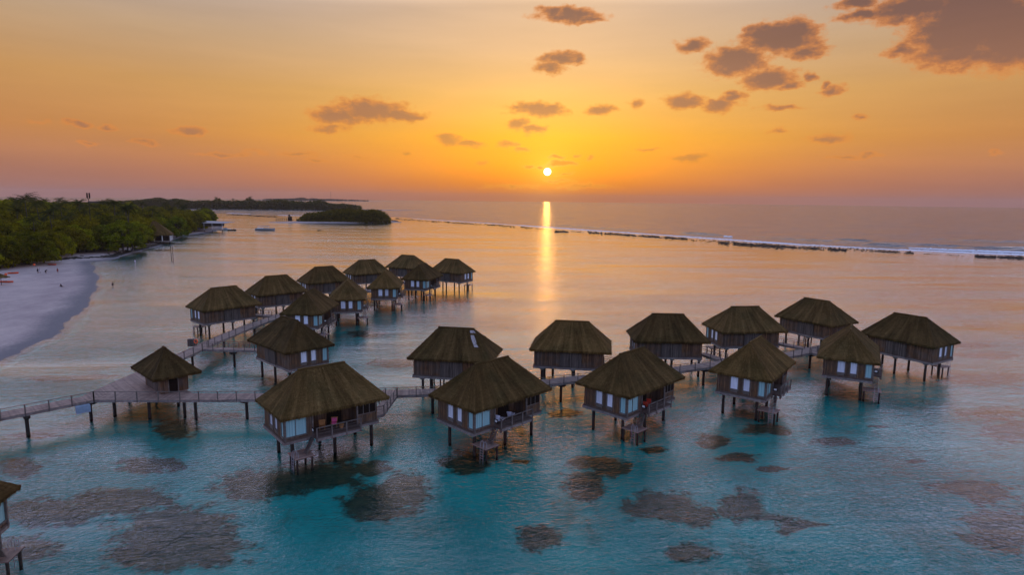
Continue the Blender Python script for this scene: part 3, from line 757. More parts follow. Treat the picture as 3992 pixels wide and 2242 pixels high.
def pile_at(root, p, z=DZ, ang=0.0):
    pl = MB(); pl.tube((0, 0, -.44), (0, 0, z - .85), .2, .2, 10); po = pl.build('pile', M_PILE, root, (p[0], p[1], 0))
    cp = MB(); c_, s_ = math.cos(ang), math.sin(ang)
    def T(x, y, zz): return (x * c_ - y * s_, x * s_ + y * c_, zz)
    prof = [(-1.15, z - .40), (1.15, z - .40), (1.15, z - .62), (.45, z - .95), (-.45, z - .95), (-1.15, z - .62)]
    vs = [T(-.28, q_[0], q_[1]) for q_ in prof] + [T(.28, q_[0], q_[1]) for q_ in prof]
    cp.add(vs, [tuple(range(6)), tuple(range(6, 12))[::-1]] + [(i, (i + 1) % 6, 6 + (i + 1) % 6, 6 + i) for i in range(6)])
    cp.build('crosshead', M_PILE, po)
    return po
WW = 2.5
# entrance boardwalk coming from the beach, and the triangular deck where the arms part
ent = [(-84.5, 45.5), (-66.0, 63.2), (-59.7, 69.1), (-53.4, 76.0)]
r1 = tag(empty('boardwalk', (-60, 70, 0)), 'wooden boardwalk running in from the left edge to the triangular deck', 'boardwalk', 'boardwalks joining the villas')
def rel(root, L): return [Vector((p[0] - root.location.x, p[1] - root.location.y)) for p in L]
walk_deck(r1, rel(r1, ent), WW); rail(r1, rel(r1, ent), step=2.1); rail(r1, rel(r1, [tuple(q_) for q_ in offset_line(ent, WW)][:3]), step=3.0)
for p, a in (((-75.5, 56.1), 45), ((-58.7, 71.6), 45), ((-54.6, 76.9), 70)): pile_at(r1, rel(r1, [p])[0], ang=R(a))
tri = [(-53.4, 76.0), (-36.5, 76.55), (-38.8, 79.0), (-42.3, 79.05), (-45.0, 81.6), (-52.8, 92.5), (-55.5, 92.5), (-55.9, 77.8)]
tb = MB(); tb.prism([tuple(q_) for q_ in rel(r1, tri)], DZ - .085, DZ - .004)
tb.uv = [(q_[0] * .7 + q_[1] * .7, q_[1]) for q_ in tb.v]
to = tb.build('triangular_deck', M_DECK, r1)
for p in ((-52.6, 78.6), (-47.5, 77.8), (-43.3, 78.6), (-41.4, 77.8), (-50.5, 84.5), (-54.3, 84.5), (-46.5, 83.0)):
    pl = MB(); pl.tube((0, 0, -.44), (0, 0, DZ - .09), .2, .2, 10); q_ = rel(r1, [p])[0]; pl.build('pile', M_PILE, r1, (q_.x, q_.y, 0))
ub = MB(); q_ = rel(r1, [(-53.9, 74.6)])[0]; ub.box(-.75, .75, -.35, .35, -.45, .45)
uo = ub.build('utility_box', M_BLUEGREY, r1, (q_.x, q_.y, 2.15)); uo.rotation_euler = (0, 0, R(45)); tag(uo, 'pale blue box hung under the boardwalk')
# right arm
ra_ = [(-53.4, 76.0), (-42.6, 76.4), (-33.1, 76.9), (-24.0, 77.9), (-15.1, 79.1), (-10.2, 79.8), (-2.0, 82.2), (5.5, 84.8), (9.7, 86.6), (18.0, 89.4), (26.0, 92.2), (31.5, 94.9), (40.0, 98.9), (48.1, 102.4), (54.0, 105.9), (60.5, 110.6)]
r2 = tag(empty('boardwalk', (0, 84, 0)), 'wooden boardwalk of the right arm, passing behind the front row of villas', 'boardwalk', 'boardwalks joining the villas')
walk_deck(r2, rel(r2, ra_), WW - .1); rail(r2, rel(r2, ra_), step=2.25)
for p, a in (((-34.9, 78.3), 90), ((-23, 79.3), 90), ((-10.7, 81.2), 100), ((7.3, 86.8), 110), ((30.8, 95.6), 115), ((41.2, 100.6), 115), ((53.0, 106.4), 120), ((60.0, 111.3), 120)): pile_at(r2, rel(r2, [p])[0], ang=R(a - 90))
# left arm
la_ = [(-53.1, 92.5), (-52.9, 97), (-52.8, 102.6), (-52.9, 107.3), (-52.4, 114.6), (-51.8, 121), (-51.0, 127), (-49.6, 135), (-47.2, 148), (-43.5, 162), (-39.2, 176), (-34.0, 188), (-27.8, 197.5)]
r3 = tag(empty('boardwalk', (-50, 120, 0)), 'wooden boardwalk of the left arm, climbing from the triangular deck between two villa rows', 'boardwalk', 'boardwalks joining the villas')
walk_deck(r3, rel(r3, la_), WW); rail(r3, rel(r3, la_), step=2.25)
for p in ((-54.0, 101.5), (-54.0, 113.0), (-52.8, 124), (-50, 139), (-46, 156), (-40, 178), (-32, 194)): pile_at(r3, rel(r3, [p])[0])
pb_ = MB(); pb_.box(-.65, .65, -.35, .35, 0, 1.25); q_ = rel(r3, [(-55.9, 105.3)])[0]
bx = pb_.build('ring_stand', M_PANEL, r3, (q_.x, q_.y, DZ - .1))
# life ring hung on the stand
rg = MB(); n = 20; mseg = 8
for i in range(n):
    a0, a1 = 2 * math.pi * i / n, 2 * math.pi * (i + 1) / n
    rg.tube((.3 * math.cos(a0), 0, .3 * math.sin(a0)), (.3 * math.cos(a1), 0, .3 * math.sin(a1)), .09, .09, mseg)
lr = rg.build('life_ring', M_ORANGE, None, (-55.0, 104.88, DZ + .85)); tag(lr, 'orange life ring hanging on a wooden stand beside the boardwalk bend', 'life ring')

# short railed gangways from each villa's door to the boardwalk
def nearest(line, w, p):
    c = [Vector(q_) for q_ in densify([tuple(v_) for v_ in offset_line(line, w)], .5)]
    return min(c, key=lambda q_: (q_ - Vector((p.x, p.y))).length)
AIM = {'H1': (r2, ra_, 0, (-15.9, 78.9)), 'K1': (r3, la_, 0, (-52.85, 103.6))}
for k, (o, x, y, a, m) in VO.items():
    if k == 'X': continue
    p0 = loc_of(k, -5.2, .6)
    line, w = (ra_, (0 if k in ('H1', 'H2', 'H3', 'H4', 'H5', 'H11') else WW - .1)) if k[0] == 'H' else (la_, (WW if k[0] == 'M' else 0))
    e = loc_of(k, -6.6, .6); p1 = Vector(AIM[k][3]) if k in AIM else nearest(line, w, e)
    pts = [Vector((p0.x, p0.y)), Vector((e.x, e.y)), p1]
    if k == 'K1': pts = [Vector((p0.x, p0.y)), Vector((-43.6, 103.2)), p1]
    ia = -a; lp = [Vector(((q_.x - x) * math.cos(ia) - (q_.y - y) * math.sin(ia), (q_.x - x) * math.sin(ia) + (q_.y - y) * math.cos(ia))) for q_ in pts]
    nl = [tuple(v_) for v_ in offset_line(lp, -.75)]; fl_ = offset_line(lp, .75)
    g = walk_deck(o, nl, 1.5, z=DZ - .012, name='gangway')
    g.children[0].name = 'gangway_beam'
    for li in (nl, [tuple(v_) for v_ in fl_]):
        rb = MB()
        for s_, t_ in zip(li[:-1], li[1:]):
            for hh, th in ((1.0, .07), (.66, .025), (.33, .025)): rb.beam((s_[0], s_[1], DZ + hh), (t_[0], t_[1], DZ + hh), th, th)
        for q_ in densify(li, 1.6): rb.box(q_.x - .05, q_.x + .05, q_.y - .05, q_.y + .05, DZ - .3, DZ + 1.03)
        rb.build('gangway_rail', M_FRAME, g)
    if k == 'K1':
        for t_ in (.45,):
            q_ = lp[1].lerp(lp[2], t_); pile_at(o, q_, ang=R(-a * 57.3))

# ------------------------------------------------------------------ the hut on the triangular deck
PVX, PVY, PVA = -47.2, 81.7, R(-43)
pv = tag(empty('thatched_hut', (PVX, PVY, DZ), PVA), 'small square thatched hut standing on the triangular deck', 'hut')
hr = hip_roof(4.5, 3.0, .4, 2.55, 5.6, 11, th=.36); hr.build('roof', M_THATCH, pv, recalc=False)
w = MB(); w.box(-3.1, 3.1, -1.7, -1.58, 0, 3.3); w.box(-3.1, 3.1, 1.58, 1.7, 0, 3.3); w.box(-3.1, -2.98, -1.58, 1.58, 0, 3.3)
w.box(2.98, 3.1, -1.58, -.7, 0, 3.3); w.box(2.98, 3.1, .4, 1.58, 0, 3.3)
w.build('wall', M_WALL, pv)
d = MB(); d.box(2.9, 2.96, -.7, .4, 0, 2.3); d.build('door', M_DARK, pv)
d = MB(); d.box(3.02, 3.13, -.8, -.7, 0, 2.4); d.box(3.02, 3.13, .4, .5, 0, 2.4); d.box(3.02, 3.13, -.7, .4, 2.3, 2.4); d.build('door_frame', M_FRAME, pv)
pn = MB(); pn.box(-2.3, 2.0, -1.77, -1.703, .1, 2.4); pn.build('wall_panel', M_PANEL, pv)

# ------------------------------------------------------------------ chairs on the decks
def lounger(name, m_, label, group, towel=False):
    r = empty(name); fr = MB()
    for y in (-.3, .3):
        fr.beam((-.2, y, .35), (.95, y, .35), .05, .05); fr.beam((-.2, y, .35), (-.62, y, 1.0), .05, .05)
        fr.beam((.0, y, .35), (-.25, y, 0), .05, .05); fr.beam((.75, y, .35), (.95, y, 0), .05, .05)
    fr.build('frame', M_FRAME, r)
    s = MB(); s.beam((-.2, 0, .40), (.98, 0, .40), .56, .07); s.build('seat', m_, r)
    b = MB(); b.beam((-.2, 0, .42), (-.64, 0, 1.08), .56, .07, (1, 0, .6)); b.build('backrest', m_, r)
    if towel:
        tw = MB(); tw.beam((-.33, 0, .66), (-.69, 0, 1.19), .62, .05, (1, 0, .6)); tw.beam((-.72, 0, 1.16), (-.80, 0, .55), .62, .04, (1, 0, 0)); tw.build('towel', M_TOWEL, r)
    return tag(r, label, 'sun chair', group)
def put(o, k, lx, ly, z, turn):
    p = loc_of(k, lx, ly, z); o.location = p; o.rotation_euler = (0, 0, VO[k][3] + R(turn) * VO[k][4])
g_ = 'sun chairs on the villa decks'
put(lounger('deck_chair', M_TOWEL, 'pale deck chair with a towel over its back, nearer the stairs', g_, True), 'H2', 1.6, 3.2, 3.22, -160)
put(lounger('deck_chair', M_TOWEL, 'pale deck chair without towel in the middle of its deck', g_), 'H2', -.3, 3.0, 3.22, -150)
put(lounger('deck_chair', M_RED, 'red lounger nearer the notice board on the villa deck', g_), 'H3', 1.5, 3.3, 3.22, -155)
put(lounger('deck_chair', M_RED, 'red lounger set back against the dark doorway wall', g_), 'H3', .2, 2.9, 3.22, -150)
def wicker(label, cushion):
    r = empty('armchair'); s = MB(); s.box(-.3, .3, -.3, .3, .36, .44); s.build('seat', M_WICKER, r)
    b = MB(); b.add([(-.34, y, z) for y, z in ((-.3, .44), (.3, .44), (.38, 1.05), (-.38, 1.05))] + [(-.27, y, z) for y, z in ((-.3, .44), (.3, .44), (.38, 1.05), (-.38, 1.05))],
                    [(0, 1, 2, 3), (4, 7, 6, 5), (0, 4, 5, 1), (2, 6, 7, 3), (0, 3, 7, 4), (1, 5, 6, 2)]); b.build('backrest', M_WICKER, r)
    l = MB()
    for x in (-.27, .27):
        for y in (-.27, .27): l.tube((x, y, 0), (x, y, .37), .03, .025, 6)
    for y in (-.31, .31): l.beam((-.3, y, .66), (.3, y, .62), .05, .05); l.beam((.28, y, .62), (.28, y, .4), .04, .04)
    l.build('frame', M_WICKER, r)
    if cushion: c = MB(); c.box(-.25, .27, -.26, .26, .45, .56); c.box(-.26, -.16, -.28, .28, .56, .98); c.build('cushion', M_PINK, r)
    return tag(r, label, 'armchair', 'wicker armchairs on the nearest villa deck')
put(wicker('plain wicker armchair on the left of the nearest deck', False), 'H1', 1.2, 2.5, 3.22, 70)
put(wicker('wicker armchair with a bright pink cushion on the nearest deck', True), 'H1', -.2, 2.5, 3.22, 60)
st = MB(); st.tube((0, 0, 0), (0, 0, .42), .2, .28, 12); so_ = st.build('stool', M_WICKER, None); tag(so_, 'low wicker stool in front of the pink cushioned armchair', 'stool')
so_.location = loc_of('H1', -.75, 3.2, 3.22)

# ------------------------------------------------------------------ trees
def leaf_cloud(mb, centres, n, size, rr, flat=.5, shell=.55):
    """small leaf clumps spread through a set of ellipsoid lobes"""
    tot = sum(c[3] ** 2 for c in centres)
    for (cx, cy, cz, r) in centres:
        k = int(n * r * r / tot)
        for _ in range(k):
            d = Vector((rr.gauss(0, 1), rr.gauss(0, 1), rr.gauss(0, 1))).normalized()
            if d.z < -.35: d.z *= -.6
            q_ = r * (shell + (1 - shell) * rr.random() ** .5) * (1 + .14 * noise.noise(d * 2.1 + Vector((cx, cy, cz))))
            p = Vector((cx, cy, cz)) + Vector((d.x * q_, d.y * q_, d.z * q_ * .82))
            nn = (d + Vector((rr.gauss(0, .55), rr.gauss(0, .55), rr.gauss(0, .55)))).normalized()
            a = nn.orthogonal().normalized(); b = nn.cross(a); ph = rr.uniform(0, 6.28)
            a, b = a * math.cos(ph) + b * math.sin(ph), b * math.cos(ph) - a * math.sin(ph)
            s = size * rr.uniform(.5, 1.3)
            mb.add([p - a * s, p + b * s * .6, p + a * s, p - b * s * .6], [(0, 1, 2, 3)])
def make_tree(seed, m_, hgt=15.0, spread=8.0, n=5200):
    rr = random.Random(seed); root = empty('broadleaf_tree'); t = MB()
    t.tube((0, 0, -1), (rr.uniform(-.6, .6), rr.uniform(-.6, .6), hgt * .5), .5, .3, 8)
    lobes = []
    for i in range(15):
        a = i * 2.4 + rr.random(); q_ = spread * .62 * math.sqrt(rr.random()) if i else 0
        z = hgt * (.80 - .34 * (q_ / spread) ** 1.4 + rr.uniform(-.1, .08))
        r = spread * rr.uniform(.26, .42); lobes.append((q_ * math.cos(a), q_ * math.sin(a), z - r * .4, r))
        if i < 7: t.tube((0, 0, hgt * .35), (q_ * math.cos(a) * .8, q_ * math.sin(a) * .8, z - r * .6), .22, .08, 6)
    for i in range(14):
        a = i * .9 + rr.random(); q_ = spread * rr.uniform(.6, .85); r = spread * rr.uniform(.24, .36)
        lobes.append((q_ * math.cos(a), q_ * math.sin(a), hgt * rr.uniform(.12, .5), r))
    t.build('trunk', M_BARK, root)
    c = MB(); leaf_cloud(c, lobes, n, spread * .062, rr); c.build('crown', m_, root, recalc=False)
    return root
def make_palm(seed, hgt=14.0):
    rr = random.Random(seed); root = empty('palm_tree'); t = MB(); p = Vector((0, 0, -1)); lean = Vector((rr.uniform(-.12, .12), rr.uniform(-.12, .12), 1)); pts = [p]
    for i in range(6):
        p = p + lean * (hgt + 1) / 6; lean = (lean + Vector((rr.uniform(-.03, .03), rr.uniform(-.03, .03), .05))).normalized(); pts.append(p)
    for i, (a, b) in enumerate(zip(pts[:-1], pts[1:])): t.tube(a, b, .22 - .02 * i, .2 - .02 * i, 7)
    t.build('trunk', M_BARK, root); top = pts[-1]; c = MB()
    for i in range(20):
        a = i * 2.4; el0 = rr.uniform(-.1, 1.2); L = rr.uniform(3.2, 4.4); prev = top; d = Vector((math.cos(a) * math.cos(el0), math.sin(a) * math.cos(el0), math.sin(el0)))
        sd = Vector((-math.sin(a), math.cos(a), 0)); n = 7
        for k in range(n):
            nx = prev + d * (L / n); d = (d + Vector((0, 0, -.22))).normalized(); w_ = .75 * math.sin(math.pi * min(.98, (k + 1) / (n + .6))) + .1
            for s_ in (-1, 1):
                for h_ in (0, .5):
                    b0 = prev.lerp(nx, h_)
                    c.add([b0, b0 + d * (L / n * .42), b0 + d * .35 + sd * (s_ * w_) + Vector((0, 0, -.22 * w_ - .1))], [(0, 1, 2)])
            prev = nx
    c.build('crown', M_FROND, root, recalc=False)
    return root
TP = [make_tree(s, M_LEAF, 16, 8.5) for s in (1, 2, 3)] + [make_tree(9, M_LEAF2, 16, 9, 6500), make_tree(12, M_LEAF2, 13, 8.5)]
PP = [make_palm(s) for s in (4, 5, 6)]
fresh = {id(o): True for o in TP + PP}
def plant(proto, x, y, z, s, label, group, cat='tree', sz=None):
    o = proto
    if fresh[id(proto)]: fresh[id(proto)] = False
    else: o = copy_tree(proto)
    o.location = (x, y, z); o.rotation_euler = (0, 0, rnd.uniform(0, 6.28)); o.scale = (s, s, sz or s)
    return tag(o, label, cat, group)
def gz(x, y): return float(land_z(np.array([[x, y]]))[0])
GT, GP = 'broadleaf trees of the wooded island', 'coconut palms of the wooded island'
# trees one can single out, by the place of their foot (x, y surveyed) and height
SING = [((480, 992), 3, 1.12, 'big bright green rounded tree on the shore left of the thatched waterside hall'),
        ((300, 1000), 4, 1.15, 'wide yellow green tree on the shore above the sandy bend of the beach'),
        ((385, 985), 4, .75, 'low bright green tree leaning over the dark rocks beside the beach'),
        ((690, 933), 3, 1.0, 'bright green tree just right of the thatched waterside hall'),
        ((655, 925), 0, 1.1, 'tall green tree behind the right slope of the waterside hall'),
        ((760, 912), 2, 1.0, 'dark green tree over the sea wall left of the flat roofed dock'),
        ((40, 1062), 2, .8, 'dark tree hanging over the beach umbrella at the left edge'),
        ((110, 1050), 1, .95, 'dark green tree over the sand behind the standing bathers'),
        ((165, 1038), 4, .8, 'mid green tree over the red kayak on the sand'),
        ((225, 1016), 4, .9, 'mid green tree at the top of the beach left of the dark rocks')]
for (q_, pi, s, lab) in SING:
    p = at(q_[0], q_[1] - 10, 1.0); plant(TP[pi], p.x - 3, p.y + 5, gz(p.x, p.y), s, lab, GT)
pts = []
poly = np.array(SHORE)
def try_tree(x, y, dmin):
    return all((x - a) ** 2 + (y - b) ** 2 > dmin ** 2 for a, b in pts)
# forest edge: keeps clear of the sand in front
EDGE = [(-184, 214), (-188, 238), (-196, 256), (-203, 279), (-201, 294), (-206, 318), (-207, 345), (-217, 371), (-230, 405), (-245, 444), (-246, 470), (-252, 503), (-274, 560), (-315, 650), (-350, 690), (-430, 670),
        (-600, 490), (-680, 250), (-540, 40), (-300, 60), (-200, 180)]
rt_ = random.Random(21); cnt = 0
for (ax, ay), (bx_, by) in zip(EDGE[:14], EDGE[1:15]):   # a closed row along the edge of the wood
    L = math.hypot(bx_ - ax, by - ay); n = max(1, int(L / 8))
    for i in range(n):
        t_ = (i + .5) / n; x = ax + (bx_ - ax) * t_ - rt_.uniform(3, 6); y = ay + (by - ay) * t_ + rt_.uniform(-1, 1)
        pts.append((x, y)); plant(TP[rt_.choice((0, 1, 4, 2, 3, 4))], x, y, gz(x, y), rt_.uniform(.68, .92) * (1.28 if y > 285 else 1), 'leafy tree along the shore edge of the wooded island', GT)
while cnt < 190:
    y = rt_.uniform(180, 660); x = rt_.uniform(-1.0 * y * .83 - 25, -185)
    d = sdist(np.array([[x, y]]), EDGE)[0]
    if d < 3 or not try_tree(x, y, 8.5 + .008 * y): 
        if rt_.random() < .002: cnt += 1
        continue
    pts.append((x, y)); cnt += 1
    deep = min(1, d / 60); s = (.92 + .42 * deep) * rt_.uniform(.88, 1.12) * (1.0 if y < 420 else .92)
    front = d < 14
    pi = rt_.choice((0, 1, 2, 0, 1, 2, 4, 3) if not front else (0, 1, 2, 4, 3, 4))
    lab = ('leafy tree along the shore edge of the wooded island' if front else
           'dark broadleaf tree inside the canopy of the near wooded island' if y < 330 else
           'broadleaf tree in the far half of the wooded island canopy')
    plant(TP[pi], x, y, gz(x, y), s, lab, GT)
cnt = 0
for (px_, py_, top) in ((117, 980, 24), (181, 985, 22), (262, 960, 20), (690, 880, 19), (705, 878, 17), (560, 905, 20), (420, 905, 20), (640, 890, 19)):
    p = at(px_, py_); 
    plant(PP[cnt % 3], p.x, p.y, 2, top / 14, 'tall palm crown rising over the treetops of the wooded island', GP, 'palm'); cnt += 1
for (px_, py_, h_) in ((775, 884, 10), (795, 886, 11), (812, 886, 12), (826, 886, 11), (838, 888, 9), (718, 890, 16), (733, 893, 17)):
    p = at(px_, py_); plant(PP[cnt % 3], p.x, p.y, 1, h_ / 14 * 1.05, 'palm behind the flat roofed dock at the tip of the wooded island', 'palms at the island tip', 'palm'); cnt += 1
for px_ in (20, 62, 150, 205, 232, 300, 325, 372, 396, 450, 470, 500, 530, 590, 612):
    p = at(px_, 925 + rt_.uniform(-30, 60)); 
    plant(PP[cnt % 3], p.x - 12, p.y, 2, rt_.uniform(1.35, 1.6), 'tall palm crown rising over the treetops of the wooded island', GP, 'palm'); cnt += 1
while cnt < 70:
    y = rt_.uniform(200, 560); x = rt_.uniform(-1.0 * y * .83 - 10, -190)
    if sdist(np.array([[x, y]]), EDGE)[0] < 8: continue
    plant(PP[cnt % 3], x, y, gz(x, y), rt_.uniform(1.0, 1.35), 'coconut palm standing among the broadleaf trees of the wooded island', GP, 'palm'); cnt += 1
# undergrowth closes the wood below the crowns
mb = MB(); rr = random.Random(5)
lob = []
for _ in range(520):
    y = rr.uniform(190, 660); x = rr.uniform(-y * .9 - 30, -182)
    if sdist(np.array([[x, y]]), EDGE)[0] > -1: lob.append((x, y, gz(x, y) + 1.5, rr.uniform(3.5, 6)))
leaf_cloud(mb, lob, 30000, .8, rr); o = mb.build('undergrowth', M_LEAF, None, recalc=False); tag(o, 'dark green undergrowth between the trees of the wooded island', 'undergrowth', kind='stuff')

def wood_mass(name, label, spec, n, size, m_, seed, kind='stuff'):
    """spec: list of (px, top_py, base distance y, radius)"""
    rr = random.Random(seed); mb = MB(); leaf_cloud(mb, spec, n, size, rr, shell=.7)
    o = mb.build(name, m_, None, recalc=False); return tag(o, label, 'woodland', kind=kind)
def skyline(pts, ydist, x0, x1, step, depth, seed, rmul=1.0):
    """lobes that fill the height under a surveyed skyline at the distance ydist"""
    rr = random.Random(seed); out = []
    px_ = x0
    while px_ < x1:
        ty = np.interp(px_, [p[0] for p in pts], [p[1] for p in pts])
        for k in range(depth[1]):
            yy = ydist + depth[0] * (k / max(1, depth[1] - 1) - .5)
            d = direction(px_ + rr.uniform(-2, 2), ty); top = CAMZ + d.z / d.y * yy; top = max(3, top * (rr.uniform(.8, 1.0) if k != depth[1] // 2 else 1.0))
            r = min(top * .5, rr.uniform(4, 7) * rmul); x = d.x / d.y * yy
            z = top - r * .82
            while z > -r * .3:
                out.append((x + rr.uniform(-1, 1), yy, z, r)); z -= r * 1.1
        px_ += step
    return out
isl = [(1160, 864), (1166, 850), (1185, 836), (1200, 829), (1240, 826), (1262, 822), (1285, 817), (1300, 815), (1340, 811), (1380, 812), (1420, 815), (1450, 815), (1475, 816), (1490, 823), (1505, 836), (1516, 850), (1526, 864)]
o = wood_mass('islet_woodland', 'low dome of dark green trees covering the small islet in the lagoon', skyline(isl, 722, 1163, 1524, 7, (44, 4), 3), 26000, 1.0, M_LEAF_FAR, 3)
far = [(395, 800), (440, 785), (490, 780), (520, 779), (560, 776), (605, 769), (625, 769), (650, 779), (680, 772), (700, 774), (740, 781), (800, 779), (840, 781), (848, 770), (862, 781), (905, 780), (962, 780), (972, 768), (985, 780), (1030, 781),
       (1060, 779), (1085, 775), (1110, 778), (1150, 782), (1200, 784), (1235, 779), (1250, 777), (1270, 786), (1290, 792), (1330, 792), (1370, 795), (1400, 798), (1407, 808)]
o = wood_mass('far_island_woodland', 'long dark belt of trees on the far island behind the islet', skyline(far, 1370, 396, 1408, 7, (70, 4), 4, 1.6), 42000, 2.0, M_LEAF_FAR, 4)
vf = [(1000, 782), (1040, 775), (1070, 775), (1140, 774), (1180, 770), (1200, 776), (1222, 773), (1250, 776), (1300, 776), (1340, 778), (1400, 780), (1470, 782)]
o = wood_mass('horizon_island_woodland', 'faint hazy tree line of the island on the horizon', skyline(vf, 4300, 1000, 1440, 8, (100, 2), 5, 2.5), 9000, 5.5, M_LEAF_FAR, 5)
# sandbanks
def bank(name, pts, h, m_, label=None):
    mb = MB(); n = len(pts); c = Vector((sum(p[0] for p in pts) / n, sum(p[1] for p in pts) / n))
    ring = [[(c.x + (p[0] - c.x) * s, c.y + (p[1] - c.y) * s, z) for p in pts] for s, z in ((1, -.3), (.93, h * .6), (.7, h))]
    o_ = 0
    for r_ in ring: mb.v += r_
    for k in range(2):
        for i in range(n): mb.f.append((k * n + i, k * n + (i + 1) % n, (k + 1) * n + (i + 1) % n, (k + 1) * n + i))
    mb.f.append(tuple(2 * n + i for i in range(n)))
    return tag(mb.build(name, m_, smooth=True), kind='structure')
bank('islet_sandbank', [(-272, 682), (-255, 676), (-220, 678), (-180, 690), (-150, 704), (-128, 730), (-140, 752), (-190, 756), (-232, 735), (-262, 700)], .9, M_SAND)
bank('far_island_shore', [(-1100, 1330), (-800, 1328), (-560, 1335), (-400, 1345), (-300, 1370), (-180, 1420), (-300, 1430), (-700, 1440), (-1150, 1420)], .8, M_SAND)
bank('horizon_island_shore', [(-1850, 4240), (-1000, 4240), (-850, 4300), (-1100, 4380), (-1900, 4380)], 1.5, M_SAND)
# feathery single trees standing over the far island
def lone(px_, py_, yd, label, s):
    d = direction(px_, py_); top = CAMZ + d.z / d.y * yd
    plant(PP[0], d.x / d.y * yd, yd, 0, top / 15.5 * s, label, 'trees standing out of the far island woodland', 'tree')
for px_, py_, lab in ((848, 768, 'ragged tree standing out of the middle of the far island'), (973, 766, 'dark ragged tree standing tallest on the far island, right of its middle'), (912, 774, 'small tree standing out between the two ragged trees of the far island')):
    lone(px_, py_, 1340, lab, 1.0)
# masts on the horizon island
def mast(px_, top_py, label, yd=4250.0):
    d = direction(px_, top_py); h = CAMZ + d.z / d.y * yd; mb = MB(); x = d.x / d.y * yd
    mb.tube((0, 0, 0), (0, 0, h), .9, .5, 6)
    for z in np.arange(4, h, 6): mb.beam((-1.6, 0, z), (1.6, 0, z), .3, .3)
    tag(mb.build('radio_mast', M_PILE, None, (x, yd, 0)), label, 'mast', 'thin masts on the horizon island')
mast(1289, 746, 'tallest thin radio mast on the island at the horizon'); mast(1217, 766, 'short thin mast left of the tallest one on the horizon island')
# twin antenna mast over the near wood
p = at(343, 850); d = direction(343, 751); yy = 330.0; x = d.x / d.y * yy; top = CAMZ + d.z / d.y * yy
am = tag(empty('antenna_mast', (x, yy, 0)), 'twin dark antenna drums standing above the wooded island', 'antenna')
mb = MB(); mb.tube((0, 0, 0), (0, 0, top - 3), .18, .14, 8); mb.beam((-.7, 0, top - 3.1), (.7, 0, top - 3.1), .2, .2); mb.build('pole', M_PILE, am)
for sx in (-.62, .62):
    mb = MB(); mb.tube((sx, 0, top - 3), (sx, 0, top - 2.6), .12, .38, 10); mb.tube((sx, 0, top - 2.6), (sx, 0, top - .2), .38, .34, 10); mb.tube((sx, 0, top - .2), (sx, 0, top), .34, .1, 10); mb.build('antenna', M_DARK, am)
# long jetty far off behind the wood
p = at(402, 799); jt = tag(empty('distant_jetty', (p.x, p.y, 0)), 'dark long jetty building far off on the left horizon', 'jetty')
mb = MB(); mb.box(-38, 38, -4, 4, 3, 8); mb.add([(-40, -5, 8), (40, -5, 8), (40, 5, 8), (-40, 5, 8), (-36, 0, 10), (36, 0, 10)], [(0, 1, 5, 4), (2, 3, 4, 5), (0, 4, 3), (1, 2, 5)]); mb.build('hall', M_DARK, jt)
mb = MB()
for i in range(12): mb.tube((-36 + i * 6.5, 0, -1), (-36 + i * 6.5, 0, 3), .5, .5, 6)
mb.build('piles', M_PILE, jt)['kind'] = 'stuff'

# ------------------------------------------------------------------ reef edge: rocks, foam, swell
def along(t):  # t in px along the reef survey
    xs = [890, 1080, 1300, 1540, 1700, 1900, 2050, 2300, 2560, 2900, 3100, 3400, 3700, 3992, 4400]; ys = [833, 841, 845, 846, 858, 870, 881, 899, 916, 940, 952, 968, 984, 995, 1010]
    return float(np.interp(t, xs, ys))
rr = random.Random(8)
def rock(mb, p, s):
    n = 6; vs = []; a0 = rr.random() * 6
    for k, (z, q_) in enumerate(((-.2, 1.0), (.45, .8), (.8, .35))):
        for i in range(n): a = a0 + i * math.pi * 2 / n; f = q_ * rr.uniform(.7, 1.15); vs.append((p.x + math.cos(a) * s * f * 1.5, p.y + math.sin(a) * s * f, z * s * .6 * rr.uniform(.6, 1.2)))
    mb.add(vs, [(k * n + i, k * n + (i + 1) % n, (k + 1) * n + (i + 1) % n, (k + 1) * n + i) for k in (0, 1) for i in range(n)] + [tuple(2 * n + i for i in range(n))])
rk = MB()
for (x0, x1, off, wd, n, s0) in ((1540, 2100, 6, 4, 260, 1.6), (2100, 2330, 8, 3, 60, 1.0), (2290, 2680, 8, 5, 420, 1.5), (2330, 3400, 9, 7, 300, 1.1), (2800, 3060, 14, 9, 300, 1.4), (3060, 3300, 14, 7, 220, 1.3),
                             (3400, 3560, 10, 6, 160, 1.0), (3560, 3760, 10, 3, 40, .6), (3800, 3985, 12, 7, 320, 1.2), (3985, 4200, 12, 6, 60, 1.0)):
    for _ in range(int(n * 2.6)):
        t_ = rr.uniform(x0, x1); k_ = noise.noise(Vector((t_ * .03, off, 2.0))) + .45 * noise.noise(Vector((t_ * .12, off, 5.0)))
        if k_ < rr.uniform(-.45, .12): continue
        y_ = along(t_) + off + rr.gauss(0, wd * .42); rock(rk, at(t_, y_), s0 * .46 * rr.uniform(.3, 1.05) * (1.3 if rr.random() < .06 else 1))
tag(rk.build('reef_rocks', M_ROCK, None), 'ragged line of dark reef rocks inside the surf', 'rocks', kind='stuff')
rk = MB()
for _ in range(90): rock(rk, at(rr.uniform(2165, 2212), rr.gauss(904, 1.2)), 1.2 * rr.uniform(.6, 1.1))
tag(rk.build('rock_islet', M_ROCK, None), 'small flat dark rock in the lagoon beside the sun path', 'rock')
rk = MB()
for _ in range(10): rock(rk, at(rr.uniform(1240, 1252), rr.gauss(899, .5)), .9)
tag(rk.build('rock_islet', M_ROCK, None), 'tiny dark rock in the calm lagoon right of the moored boat', 'rock')
rk = MB()
